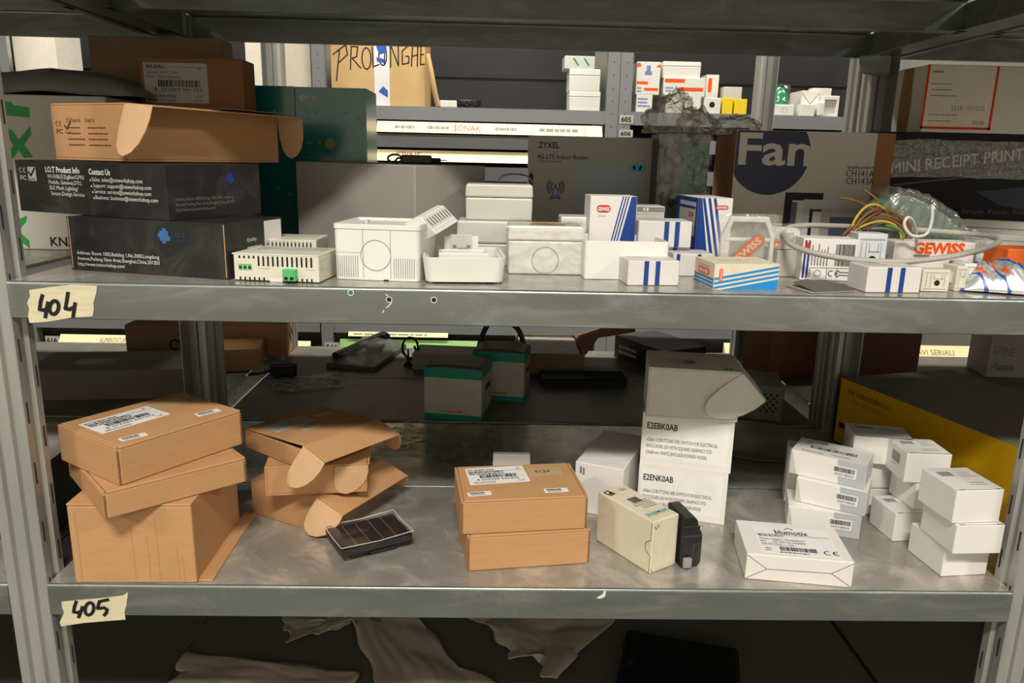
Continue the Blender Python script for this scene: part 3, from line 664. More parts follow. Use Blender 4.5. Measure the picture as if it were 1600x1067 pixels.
for px, top, rpx, ry, sd in ((1046, 150, 44, .040, 3.), (1088, 172, 36, .036, 8.), (1150, 182, 40, .030, 14.)):
    q0_ = V(px, 206, yy); q1_ = V(px+rpx, 206, yy); zt1 = V(px, top, yy).z
    blob(m, (q0_.x, yy, 0), q1_.x-q0_.x, ry, zt1-zt_, sd)
tag(m.build('bubble_wrap', FILM_BUB, None, (0, 0, zt_+(.0 if True else 0))), 'crumpled heap of clear bubble wrap on top of the green carton', 'wrapping')
# fan control carton
FY = .345
a, b, c = V(1152, 203, FY), V(1401, 207, FY), V(1372, 207, FY)
PF = Pl((a.x+b.x)/2, FY+.055, Z4+.0003, 0, b.x-a.x, .11, a.z-Z4)
def fan(m, w, d, h):
    F = face(w, d, h, 'front'); cv = lambda px, py: (lambda p: (p.x-a.x, p.z-Z4))(V(px, py, FY))
    m.rect(F, 0, 0, c.x-a.x, h, 1, .0001)
    o = cv(1203, 240); rr = cv(1203, 305)[1]-o[1]; r = abs(rr)
    pts = [(o[0]+r*math.cos(2*PI*k/64), o[1]+r*math.sin(2*PI*k/64)) for k in range(64)]
    m.poly(F, [(max(.0004, x), min(h-.0004, y)) for x, y in pts], 2, .0003)
    q = cv(1152.5, 256); m.txt(F, q[0], q[1], 'Fan', .066, 1, width=cv(1266, 256)[0]-q[0], bold=.02, lift=.0006)
    q = cv(1324, 264); m.txt(F, q[0], q[1], 'Intellicomfort', .0075, 3, width=cv(1365, 264)[0]-q[0], bold=.01)
    q = cv(1321, 276); m.txt(F, q[0], q[1], 'CH141A', .0145, 3, width=cv(1365, 276)[0]-q[0], bold=.0)
    q = cv(1321, 288); m.txt(F, q[0], q[1], 'CH143A', .0145, 3, width=cv(1365, 288)[0]-q[0], bold=.0)
    for x0, y0, x1, y1, mi, l in ((1217, 400, 1287, 302, 3, .0003), (1229, 400, 1276, 314, 4, .0004), (1233, 352, 1246, 316, 5, .0005), (1246, 400, 1312, 313, 6, .0006), (1257, 400, 1300, 328, 3, .0007), (1262, 400, 1296, 331, 7, .0008), (1275, 400, 1345, 328, 8, .0009), (1289, 400, 1336, 340, 5, .001)):
        p, q = cv(x0, y0), cv(x1, y1); m.rect(F, p[0], max(.001, p[1]), q[0], q[1], mi, l)
P0(fan, 'thermostat_carton', 'brown carton with a white front printed Fan over a navy disc', 'box', PF, [BROWN, GREYCARD, NAVYD, INK, PLASTIC_G, mat('slate_print', '#4d5468', .5), GREY_L, mat('light_print', '#cbc7bf', .5), mat('warm_grey_print', '#a8a294', .5)], bevel=.0008)
# receipt printer carton, wrapped, and the red-labelled carton on it
PY_ = .435
a = V(1395, 205, PY_)
PP = Pl(.565+.16, PY_+.05, Z4+.0003, 0, .32, .10, V(1402, 206, PY_).z-Z4)
def prn(m, w, d, h):
    F = face(w, d, h, 'front'); cv = lambda px, py: (lambda p: (p.x-(PP.loc.x-w/2), p.z-PP.loc.z))(V(px, py, PY_))
    q, r = cv(1392, 271), cv(1600, 249); m.txt(F, q[0], q[1], 'MINI RECEIPT PRINTER', .026, 1, width=(r[0]-q[0])*1.13, bold=.01, rot=math.degrees(math.atan2(r[1]-q[1], r[0]-q[0])))
    m.stroke(F, [cv(1396, 289), cv(1640, 263)], .0022, 2, .0003)
    q = cv(1502, 333); m.txt(F, q[0], q[1], 'Simple. Faster. Fashion', .010, 2, width=.13)
    m.poly(F, [cv(1525, 300), cv(1600, 292), cv(1610, 330), cv(1560, 320)][::-1], 3, .0002)
pr = P0(prn, 'printer_carton', 'black carton printed MINI RECEIPT PRINTER at the right end', 'box', PP, [BLACK_M, mat('dull_white_ink', '#bbb9b4', .6), mat('dim_grey_ink', '#55544f', .6), mat('dark_blue_print', '#0b2436', .5)], bevel=.001)
m = MB(); m.grid(lambda u, v: (-.158+u*.32, -.0525-.005*abs(noise.noise(Vector((u*24, v*9, 2)))), .128+.06*v+.004*noise.noise(Vector((u*6, v, 7)))), 60, 12); m.build('bubble_wrap', FILM_BUB, pr)
a, b = V(1441, 190, .43), V(1441, 104, .43)
PR = Pl(a.x+.15, .48, PP.top+.0004, 0, .30, .10, V(1441, 100, .43).z-PP.top)
rc = P0(None, 'carton', 'white carton with a red-bordered label on the printer carton', 'box', PR, [mat('off_white_board', '#c9c4ba', .6, 0, .04, 10)], bevel=.0015)
m = MB(); F = face(PR.w, PR.d, PR.h, 'left'); m.poly(F, [(.02, 0), (.055, 0), (.057, PR.h*.4), (.053, PR.h), (.022, PR.h), (.018, PR.h*.5)], 0); m.build('torn_patch', [mat('torn_brown_board', '#8d6a45', .85, 0, .2, 60)], rc)
def redlab(m, F, w, h):
    for q in ((0, 0, w, .004), (0, 0, .004, h), (w-.004, 0, w, h)): m.rect(F, q[0], q[1], q[2], q[3], 2, .0003)
    m.dashes(F, w*.08, h*.88, w*.2, .01, 1, 1, .003); m.dashes(F, w*.08, h*.70, w*.4, .009, 3, 1, .0016); m.txt(F, w*.40, h*.30, '3218', .010, 1); m.txt(F, w*.62, h*.31, '12/10/22', .009, 1); m.dashes(F, w*.1, h*.22, w*.5, .01, 2, 1, .0016, 9); m.txt(F, w*.74, h*.08, '01/01', .009, 1, bold=.02)
a, b = V(1450, 105, .43), V(1550, 181, .43)
sticker(rc, face(PR.w, PR.d, PR.h, 'front'), a.x-(PR.loc.x-PR.w/2), .005, b.x-a.x, PR.h-.006, redlab, mats=[mat('cream_label', '#cfc7b4', .6), INK_G, RED], label='cream label with a thick red border')

# ---------------------------------------------------- front row
def din_module(name, label, loc, rz, w, d, h, block):
    o = thing(name, label, 'module', loc, rz)
    m = MB(); m.box(-w/2, w/2, -d/2, d/2, .001, h*.94); m.box(-w/2-.002, w/2, -d/2, d/2, h*.94, h)
    F = face(w, d, h, 'front'); n = 16
    for i in range(n):
        u = w*.06+i*(w*.9)/n; tall = 4 <= i
        m.rect(F, u, h*(.56 if tall else .82), u+w*.022, h*.92, 1)
        if i < 6 or i > 9: m.rect(F, u, h*.04, u+w*.02, h*.15, 1)
    m.rect(F, w*.30, h*.46, w*.42, h*.48, 2); m.rect(F, w*.84, h*.46, w*.95, h*.48, 2); m.rect(F, w*.42, 0, w*.57, h*.14, 3, .0006)
    F = face(w, d, h, 'right'); m.rect(F, d*.12, h*.42, d*.48, h*.78, 2); m.rect(F, d*.13, h*.43, d*.47, h*.77, 0, .0003); m.disc(F, d*.8, h*.7, .003, 2, .0003)
    F = face(w, d, h, 'top')
    for i in range(12): m.rect(F, w*.1+i*w*.07, d*.55, w*.1+i*w*.07+w*.03, d*.9, 2)
    m.build('housing', [PLASTIC_Y, DARK, mat('shallow_groove', '#a9a698', .6), PLASTIC], o, bevel=.0008)
    m = MB()
    for i in range(3): m.box(-w*.44+i*w*.055, -w*.40+i*w*.055, -d/2-.001, -d/2+.004, h*.42, h*.62); m.box(-w*.435+i*w*.055, -w*.405+i*w*.055, -d/2-.0014, -d/2, h*.46, h*.54, 1)
    m.build('terminal', [GREEN_P, DARK], o)
    if block == 'front':
        m = MB(); x0, x1 = w*.10, w*.25; m.box(x0, x1, -d/2-.008, -d/2, h*.08, h*.5)
        for i in range(2): m.box(x0+(x1-x0)*(.12+.45*i), x0+(x1-x0)*(.42+.45*i), -d/2-.0084, -d/2-.007, h*.12, h*.24, 1)
    else:
        m = MB(); m.box(w/2, w/2+.02, -d*.5, -d*.1, h*.1, h*.55)
        for i in range(4): m.box(w/2+.003+i*.0045, w/2+.0055+i*.0045, -d*.5-.0004, -d*.48, h*.16, h*.34, 1)
    m.build('plug_connector', [GREEN_P, DARK], o, bevel=.0006)
    return o
p = fit(Z4+.0003, (367, 438), (499, 443), top=395, d=.075)
din_module('control_module', 'ivory slotted module with green terminals right of the black cartons', p.loc, p.rz, p.w, p.d, p.h, 'front')
a = V(505, 437, .12)
m = din_module('control_module', 'second ivory module with a green plug, behind the slotted module and the open white box', (a.x-.005, .155, Z4+.0003), R(0), .085, .07, .038, 'side')
m.location.x = V(499, 425, .13).x-.0425
def knock(m, F, u, v, r, mi): m.hoop(F, u, v, r, .0006, mi, .0003, 32)
def tray(o, name, w, d, h, t, mat_, r=.006, flare=1., M=I4, extra=None, solid_floor=True):
    m = MB(); out = rrect(w, d, r, 5); inn = rrect(w-2*t, d-2*t, max(.001, r-t), 5); n = len(out)
    lo = [(x*flare, y*flare) for x, y in out]; lin_ = [(x*flare, y*flare) for x, y in inn]
    vs = [(x, y, 0) for x, y in lo]+[(x, y, h) for x, y in out]+[(x, y, h) for x, y in inn]+[(x, y, t) for x, y in lin_]
    fs = []
    for i in range(n):
        j = (i+1) % n; fs += [(i, j, n+j, n+i), (n+i, n+j, 2*n+j, 2*n+i), (2*n+i, 2*n+j, 3*n+j, 3*n+i)]
    fs += [tuple(range(n-1, -1, -1)), tuple(range(3*n, 4*n))]
    m.add(vs, fs, 0, M)
    if extra: extra(m)
    return m.build(name, [mat_, mat('fine_seam', '#77756d', .7), DARK], o, bevel=.0006)
# open white enclosure with a round knock-out and loose parts inside
p = fit(Z4+.0003, (523, 436), (656, 441), top=350, d=.10)
en = thing('enclosure_box', 'open white enclosure with a round knock-out, a tilted terminal unit resting in it', 'enclosure', p.loc, p.rz)
def enx(m):
    F = face(p.w, p.d, p.h, 'front'); knock(m, F, p.w*.49, p.h*.46, .0175, 1)
    for i in range(10): m.rect(F, p.w*(.04+.026*i), p.h*.06, p.w*(.04+.026*i)+.0006, p.h*.44, 1); m.rect(F, p.w*(.70+.026*i), p.h*.06, p.w*(.70+.026*i)+.0006, p.h*.42, 1)
    for q in (.34, .66): m.rect(F, p.w*q, p.h*.04, p.w*q+.0005, p.h*.96, 1)
    m.rect(F, p.w*.01, p.h*.50, p.w*.33, p.h*.505, 1); m.rect(F, p.w*.58, 0, p.w*.64, p.h*.025, 2)
tray(en, 'case', p.w, p.d, p.h, .003, PLASTIC, .006, .985, I4, enx)
tray(en, 'rim', p.w+.002, p.d+.002, .006, .003, PLASTIC, .007, 1, T(0, 0, p.h-.005), None)
# the tilted unit
def tilted():
    o = thing('terminal_unit', 'white terminal unit with a row of clamp slots, tilted out of the open enclosure', 'module', V(648, 340, .085))
    o.rotation_euler = (RZ(-36) @ RY(-27) @ RX(16)).to_euler()
    L, W_, t = .118, .052, .030                         # origin at the near upper corner of the clamp end
    m = MB(); m.prism([(0, 0), (.008, -.004), (.016, -t), (-L, -t), (-L, -.006), (-L*.97, 0)], -W_, 0, 0, frame((0, 0, 0), (1, 0, 0), (0, 0, 1)))
    F = frame((-L, -.0002, -t), (1, 0, 0), (0, 0, 1)); m.rect(F, L*.30, t*.80, L*.52, t*.86, 1); m.rect(F, L*.60, t*.80, L*.90, t*.86, 1)
    m.build('housing', [PLASTIC, DARK, INK_G], o, bevel=.0008)
    m = MB(); dx, dz = .008, .026; l = math.hypot(dx, dz); F = frame((.016, 0, -t), (0, 1, 0), (-dx/l, 0, dz/l)) @ T(0, 0, .0002)
    m.rect(F, .002, .009, W_-.002, .025, 0, .0001)
    for i in range(8):
        u = .004+i*.0058; m.rect(F, u, .010, u+.0046, .024, 3, .0002); m.rect(F, u+.0012, .015, u+.0030, .0225, 1, .0004); m.rect(F, u+.0006, .011, u+.0036, .015, 2, .0004)
        if i % 1 == 0: m.rect(F, u+.001, .004, u+.0022, .0055, 2, .0002)
    m.build('clamp_row', [PLASTIC_G, DARK, INK_G, PLASTIC], o)
    return o
tu = tilted()
# clear plastic clips also lying in it
cl = thing('clear_clip', 'small translucent plastic clip lying in the open white enclosure', 'clip', (p.loc.x-.035, p.loc.y+.012, p.loc.z+p.h*.72))
m = MB(); m.box(-.014, .014, -.008, .008, 0, .003); m.box(-.014, -.011, -.008, .008, .003, .016); m.box(.008, .011, -.008, .008, .003, .019); m.box(-.011, .008, -.001, .001, .003, .013); m.build('clip_body', mat('translucent_plastic', '#c7c6bd', .3, 0, .03, 20), cl, bevel=.0008)
m = MB(); m.box(-.012, .013, -.004, .004, -p.h*.72+.0035, -.0002); m.build('clip_foot', MATS['translucent_plastic'], cl)
# white lid tray with a stepped insert
p = fit(Z4+.0003, (660, 444), (791, 445), top=405, d=.115)
lt = thing('lid_tray', 'rounded white lid lying open side up with a stepped insert', 'lid', p.loc, p.rz)
tray(lt, 'shell', p.w, p.d, p.h, .0035, PLASTIC, .012, .93, T(0, 0, .002))
for sx in (-1, 1):
    for sy in (-1, 1): MB().lathe([(.0035, 0), (.0035, .0022)], n=12).build('foot', PLASTIC, lt, (sx*p.w*.40, sy*p.d*.36, 0))
m = MB(); bw = p.w*.62
m.box(-bw/2, bw/2, -p.d*.18, -p.d*.155, .004, p.h*1.10); m.box(-bw/2, -bw/2+.004, -p.d*.155, p.d*.14, .004, p.h*1.10); m.box(bw/2-.004, bw/2, -p.d*.155, p.d*.14, .004, p.h*1.10); m.box(-bw/2, bw/2, p.d*.14, p.d*.165, .004, p.h*1.10)
m.build('inner_tray', [PLASTIC], lt, bevel=.0008)
m = MB(); y_ = p.d*.26; m.box(-p.w*.24, p.w*.20, y_, y_+.003, .004, p.h*1.62); m.box(-p.w*.17, p.w*.12, y_-.001, y_+.001, p.h*1.0, p.h*1.70, 1); F = frame((-p.w*.24, y_-.0012, 0), (1, 0, 0), (0, 0, 1))
for u in (.11, .29): m.rect(F, u*p.w, p.h*1.12, u*p.w+.0045, p.h*1.24, 2, .0002)
for i in range(7): m.rect(F, p.w*.17+i*.0018, p.h*1.02, p.w*.17+i*.0018+.0008, p.h*1.14, 3, .0002)
m.build('upright_card', [PLASTIC, PLASTIC_G, INK_G, MATS['fine_seam']], lt, bevel=.0005)
for sx in (-1, 1):
    m = MB()
    for i in range(12): m.box(sx*p.w*.455-.0012, sx*p.w*.455+.0012, -p.d*.40+i*p.d*.068, -p.d*.40+i*p.d*.068+.003, .006, p.h*.95, 0)
    m.build('side_ribs', [PLASTIC], lt)
# film-wrapped junction box
p = fit(Z4+.0003, (793, 428), (911, 430), top=352, d=.065)
jb = junction('wrapped_junction_box', 'white junction box in shrink film with a yellow sticker on top', p.loc.x, p.loc.y, p.loc.z, p.w, p.d, p.h, .30, PLASTIC, math.degrees(p.rz))
m = MB(); F = face(p.w, p.d, p.h, 'front') @ T(0, 0, .0009); knock(m, F, p.w*.49, p.h*.30, .0165, 0); m.build('knock_out', [mat('fine_seam', '#77756d')], jb)
m = MB(); F = face(p.w, p.d, p.h, 'top') @ T(0, 0, .0004); m.poly(F, [(p.w*.28, p.d*.2), (p.w*.78, p.d*.2), (p.w*.72, p.d*.55), (p.w*.30, p.d*.6)], 0); m.rect(F, p.w*.34, p.d*.3, p.w*.6, p.d*.42, 1, .0004); m.build('sticker', [mat('amber_sticker', '#dcb43a', .5), ORANGE], jb)
m = MB(); w, d, h = p.w, p.d, p.h
def wrap(u, v):                                         # film hugging front and top
    s = v*(h+d*.9); nz_ = .0018*abs(noise.noise(Vector((u*6+s*30, s*60, 3))))+.0012*abs(noise.noise(Vector((u*22, s*240, 8))))
    if s < h: return ((u-.5)*(w+.004), -d/2-.0018-nz_, s)
    return ((u-.5)*(w+.004), -d/2-.0005+(s-h), h+.0016+nz_)
m.grid(wrap, 40, 40); m.build('shrink_film', FILM_FLAT, jb)
pj = p
a = V(905, 350, .20); tag(MB().cbox(.05, .05, .068).build('switch_box', PLASTIC, None, (a.x+.0, .225, Z4+.0003), bevel=.002), 'white plastic box mostly hidden behind the film-wrapped junction box', 'box')
# tapered white tray
p = fit(Z4+.0003, (914, 436), (1040, 438), top=376, d=.09)
tt = thing('tapered_tray', 'white tapered plastic lid standing on its wide rim, open side up', 'lid', p.loc, p.rz)
tray(tt, 'shell', p.w+.004, p.d, p.h, .0025, PLASTIC, .004, .99)
m = MB(); F = frame((-p.w/2, p.d/2-.0035, 0), (1, 0, 0), (0, 0, 1))
for u in (.17, .48): m.box(-p.w/2+u*p.w, -p.w/2+u*p.w+.006, p.d/2-.0042, p.d/2-.003, p.h*.86, p.h*.96)
m.build('catch', [INK_G], tt)
# branded switch cartons, white with blue bands
def logo(m, F, u, v, w, h, mi_r, mi_w, bold=.03):
    m.prism(rrect(w, h, h*.48, 4, u+w/2, v+h/2), .0001, .0003, mi_r, F); m.txt(F, u+w/2, v+h*.24, 'GEWISS', h*.72, mi_w, width=w*.82, align='C', bold=bold, lift=.0006)
def twoband(u0, u1, gap=.5):
    def fn(m, w, d, h):
        F = face(w, d, h, 'front')
        m.rect(F, w*u0, .0005, w*(u0+.09), h-.0005, 1); m.rect(F, w*u1, .0005, w*(u1+.09), h-.0005, 1)
        F = face(w, d, h, 'top'); m.dashes(F, w*.1, d*.8, w*.5, .006, 4, 2, .0012, 4)
    return fn
BM = [mat('grey_white_card', '#d3cfcb', .5, 0, .03, 18), NAVY, INK_G]
C = G(980, 446, Z4+.0003); pc = corner(C, 5, 1060, None, top=407, d=.055)
P0(twoband(.31, .53), 'switch_carton', 'small white carton with two navy bands, in front of the tapered tray', 'box', pc, BM, 'small switch cartons', rot=(0, 0, R(5)))
p = fit(Z4+.0003, (1050, 431), (1113, 432), top=396, d=.05)
P0(twoband(.08, .60), 'switch_carton', 'small white carton with two navy bands, half behind the sky blue striped carton', 'box', p, BM, 'small switch cartons')
a, b = V(1038, 384, .165), V(1080, 384, .165)
za = V(1060, 387, .165).z
P0(twoband(.1, .66), 'switch_carton', 'white carton under the two-banded carton near the tall blue carton', 'box', Pl((V(1000, 384, .165).x+b.x)/2, .195, Z4+.0003, 0, b.x-V(1000, 384, .165).x, .05, za-Z4-.0003), BM)
a, b, t_ = V(997, 384, .16), V(1080, 384, .16), V(1080, 347, .16)
P0(twoband(.48, .68), 'switch_carton', 'white carton with two navy bands on top of another, left of the tall blue carton', 'box', Pl((a.x+b.x)/2, .19, za+.0003, 0, b.x-a.x, .055, t_.z-za), BM)
a, b = V(995, 322, .235), V(1040, 322, .235)
def meter(m, w, d, h):
    F = face(w, d, h, 'front'); m.rect(F, .001, h*.90, w-.001, h*.985, 1); m.rect(F, w*.25, h*.92, w*.42, h*.965, 2, .0004); m.disc(F, w*.33, h*.943, .0012, 3, .0006); m.rect(F, 0, h*.86, w, h*.865, 1)
P0(meter, 'relay_module', 'small white and grey relay module behind the banded cartons', 'module', Pl((a.x+b.x)/2, .26, Z4+.0003, 0, b.x-a.x, .045, a.z-Z4), [PLASTIC_G, INK_G, PAPER, DARK])
# tall carton with diagonal stripes
a, b = V(922, 306, .17), V(995, 306, .17)
def diag(m, w, d, h):
    F = face(w, d, h, 'front'); k = .42
    m.poly(F, [(w*.52, .0003), (w-.0003, .0003), (w-.0003, h-.0003), (w*.88, h-.0003)], 1)
    for i in range(3): u = .45-.06*i; m.poly(F, [(w*u, .0003), (w*(u+.03), .0003), (w*(u+.39), h-.0003), (w*(u+.36), h-.0003)], 1)
    logo(m, F, w*.14, h*.78, w*.30, h*.10, 2, 3); m.rect(F, w*.17, h*.73, w*.36, h*.737, 4)
P0(diag, 'device_carton', 'upright white carton with slanting navy stripes in front of the router carton', 'box', Pl((a.x+b.x)/2, .195, Z4+.0003, 2, b.x-a.x, .05, a.z-Z4), [WHITE, NAVY, RED, PAPER, INK_G], bevel=.001)
# tall blue carton on its corner
C = V(1085, 400, .20); C.z = Z4+.0003
pb = Pl(0, 0, 0, 0, 0, 0, 0); pb = corner(C, 3, 1136, None, top=309, d=.10)
def tall(m, w, d, h):
    F = face(w, d, h, 'front'); m.rect(F, 0, 0, w*.03, h, 1)
    for i in range(3): u = .12+.16*i; m.poly(F, [(w*u+h*.20, .0003), (w*(u+.09)+h*.20, .0003), (w*(u+.07), h-.0003), (w*u-.0006, h-.0003)], 1)
    m.poly(F, [(0, .0003), (w*.02+h*.2, .0003), (w*.10, h-.0003), (0, h-.0003)], 1)
    logo(m, F, w*.50, h*.84, w*.38, h*.06, 2, 3)
    F = face(w, d, h, 'left'); m.rect(F, .0005, .0005, d-.0005, h-.0005, 1, .0002)
P0(tall, 'device_carton', 'upright navy carton with a white striped front, behind the bagged socket frame', 'box', pb, [WHITE, NAVY, RED, PAPER], bevel=.001, rot=(0, 0, R(3)))
lb = bpy.data.objects[-1] if False else None
box_ = [o for o in COL.objects if o.get('label', '').startswith('upright navy carton')][0]
sticker(box_, face(pb.w, pb.d, pb.h, 'left'), pb.d*.15, pb.h*.45, pb.d*.75, pb.h*.48, lambda m, F, w, h: (m.rect(F, 0, h*.8, w, h*.88, 2), m.txt(F, w*.32, h*.18, '6A 230V~', .012, 1, width=w*.6), logo(m, F, w*.62, h*.58, w*.3, h*.12, 3, 0)), mats=[PAPER_D, INK, NAVY, RED], label='grey rating label')
# bagged socket frame standing on its edge
FRX = V(1166, 400, .115)
sf = thing('bagged_socket_plate', 'white socket frame in a clear printed bag, standing behind the sky blue striped carton', 'socket frame', (FRX.x, .118, Z4+.0012))
wf = V(1210, 380, .115).x-V(1122, 380, .115).x-.004; hf = V(1166, 336, .115).z-Z4-.003
Fr = frame((0, 0, 0), (1, 0, 0), (0, 0, 1))
out = [(-wf*.5, 0), (wf*.5, 0), (wf*.5, hf*.70), (wf*.36, hf), (-wf*.34, hf), (-wf*.5, hf*.68)]
inn = [(-wf*.42, hf*.08), (wf*.42, hf*.08), (wf*.42, hf*.68), (wf*.30, hf*.91), (-wf*.29, hf*.91), (-wf*.42, hf*.66)]
m = MB(); m.ring(out, inn, -.004, .004, 0, Fr); m.box(-wf*.42, wf*.42, -.003, .003, hf*.60, hf*.66); m.build('surround', PLASTIC, sf, bevel=.0012)
m = MB(); m.grid(lambda u, v: ((u-.5)*(wf+.010), -.0065-.003*abs(noise.noise(Vector((u*9, v*9, 4)))), .0+v*(hf+.003)), 26, 26); m.grid(lambda u, v: ((u-.5)*(wf+.010), .006+.002*abs(noise.noise(Vector((u*9, v*9, 6)))), v*(hf+.003)), 20, 20); m.build('clear_bag', FILM, sf)
m = MB(); Fl = frame((-wf*.30, -.0108, hf*.12), (1, 0, 0), (0, 0, 1)) @ RZ(43); m.prism(rrect(.058, .016, .0078, 6, .029, .008), 0, .0003, 0, Fl); m.prism(rrect(.055, .0135, .0066, 6, .029, .008), .0003, .0004, 1, Fl); m.txt(Fl, .029, .0038, 'GEWISS', .0115, 2, width=.047, align='C', bold=.03, lift=.0006); m.build('bag_print', [INK_G, mat('faded_orange_print', '#c9653a', .5), mat('faded_white_print', '#b9b0a6', .5)], sf)
# sky blue striped carton
C = G(1114, 453, Z4+.0003); ps = corner(C, 5, 1215, 1084, top=412)
def sky(m, w, d, h):
    F = face(w, d, h, 'front')
    m.poly(F, [(w*.12, .0004), (w-.0004, .0004), (w-.0004, h*.42)], 1)
    for i in range(3): o_ = h*(.17+.17*i); m.poly(F, [(.0004, max(.0004, o_-h*.14)), (w-.0004, o_+h*.33), (w-.0004, o_+h*.42), (.0004, o_-h*.05)], 1)
    m.prism(rrect(h*.50, h*.14, h*.06, 3, h*.25, h*.07), .0001, .0003, 2, F @ T(w*.13, h*.32) @ RZ(90)); m.txt(F @ T(w*.13, h*.32) @ RZ(90), h*.25, h*.03, 'GEWISS', h*.10, 3, width=h*.4, align='C', lift=.0005)
    F = face(w, d, h, 'left')
    for i in range(3): m.rect(F, .0004, h*(.06+.14*i), d-.0004, h*(.14+.14*i), 1)
    m.prism(rrect(d*.58, h*.26, h*.12, 4, d*.48, h*.6), .0001, .0004, 2, F); m.txt(F, d*.48, h*.53, 'GEWISS', h*.2, 3, width=d*.48, align='C', bold=.03, lift=.0006); m.rect(F, d*.2, h*.80, d*.75, h*.82, 4)
    F = face(w, d, h, 'top'); m.dashes(F, w*.2, d*.5, w*.5, .006, 2, 4, .001)
P0(sky, 'device_carton', 'low white carton with sky blue slanting stripes at the shelf front', 'box', ps, [CREAM, BLUE, ORANGE, PAPER, INK_G], bevel=.0008, rot=(0, 0, R(5)))
# ------------------------------------------------------------------ right end of the shelf marked 404
def vp(*q): return [V(a, b, y) for a, b, y in q]
a, b = V(1214, 392, .14), V(1247, 392, .14)
PGC = Pl((a.x+b.x)/2, .165, Z4+.0003, 4, b.x-a.x, .045, a.z-Z4)
P0(None, 'carton', 'small plain grey carton right of the bagged socket frame', 'box', PGC, [GREYCARD], bevel=.001)
bs = thing('bagged_socket', 'white socket insert in a clear bag lying on the small grey carton', 'socket', (PGC.loc.x+.002, PGC.loc.y, PGC.top+.0006), R(4))
m = MB(); m.prism(rrect(.036, .028, .008, 4, 0, .014), -.010, .010, 0, frame((0, 0, 0), (1, 0, 0), (0, 0, 1))); F = frame((-.018, -.0102, 0), (1, 0, 0), (0, 0, 1)); m.prism(rrect(.022, .017, .004, 4, .018, .014), 0, .0006, 1, F); m.build('insert', [PLASTIC, PLASTIC_G], bs, bevel=.0015)
m = MB(); m.grid(lambda u, v: ((u-.5)*.05, -.0135-.004*abs(noise.noise(Vector((u*9, v*9, 14)))), .0+v*.034), 22, 22); m.build('clear_bag', FILM, bs)
m = MB(); F = frame((-.026, -.018, .0), (1, 0, 0), (0, 0, 1)); m.poly(F, [(.0, .0), (.012, .002), (.014, .012), (.004, .016)], 0); m.build('bag_print', [MATS['faded_orange_print']], bs)
# barcoded carton
p = fit(Z4+.0003, (1249, 437), (1335, 440), top=372, d=.042)
PBC = p
def bc(m, w, d, h):
    F = face(w, d, h, 'front')
    m.rect(F, w*.03, h*.05, w*.07, h*.95, 1); m.rect(F, w*.095, h*.05, w*.135, h*.95, 1); m.rect(F, w*.035, h*.62, w*.13, h*.9, 2, .0003)
    for i in range(6): m.dashes(F @ T(w*(.19+.055*i), h*.36) @ RZ(90), 0, 0, h*.52, .01, 1, 3, .0011, i)
    m.bars(F @ T(w*.60, h*.36) @ RZ(0), 0, 0, w*.34, h*.52, 3, 5)
    for q in (.16, .47, .66): m.rect(F, w*q, h*.05, w*q+.0006, h*.30, 3, .0003)
    m.rect(F, w*.16, h*.30, w*.95, h*.31, 3, .0003); ce_mark(m, F, w*.50, h*.10, h*.15, 3); m.dashes(F, w*.70, h*.2, w*.24, h*.07, 2, 3, .0012)
    m.box(w*-.30, w*-.12, -d*.1, d*.1, h*.10, h*.20, 0, F) if False else None
    m.hoop(F, w*.31, h*.17, h*.07, .0006, 3)
P0(bc, 'device_carton', 'white carton with a barcode and small black print, inside the grey cable loop', 'box', p, [WHITE, NAVY, RED, INK], bevel=.001)
# socket modules
def module_sock(name, label, x, y, z, w, d, h, rz=0, m_=PLASTIC, rot=None, hole=True):
    o = thing(name, label, 'socket', (x, y, z), R(rz), None, rot)
    m = MB(); m.box(-w/2, w/2, -d/2, d/2, 0, h); F = face(w, d, h, 'front')
    m.rect(F, w*.08, h*.10, w*.92, h*.14, 1); m.rect(F, w*.08, h*.84, w*.92, h*.88, 1)
    for u in (.14, .30, .80): m.rect(F, w*u, h*.2, w*u+w*.03, h*.8, 1)
    if hole: m.disc(F, w*.55, h*.40, min(w, h)*.13, 2, .0004)
    m.rect(F, w*.40, h*.56, w*.78, h*.60, 1); m.rect(F, w*.40, h*.56, w*.43, h*.78, 1); m.rect(F, w*.70, h*.56, w*.73, h*.78, 1)
    m.build('housing', [m_, mat('moulding_line', '#a5a299', .6), DARK], o, bevel=.0008)
    m = MB(); m.box(-w*.5-.003, -w*.5, -d*.25, d*.25, h*.3, h*.7); m.build('clip', [m_], o, bevel=.0006)
    return o
a, b = V(1340, 402, .155), V(1390, 366, .155)
module_sock('socket_module', 'cool white socket module with a dark hole, behind the cable loop', (a.x+b.x)/2, .172, Z4+.0003, b.x-a.x, .03, b.z-Z4, -4, mat('cool_white_plastic', '#d6d9e2', .4))
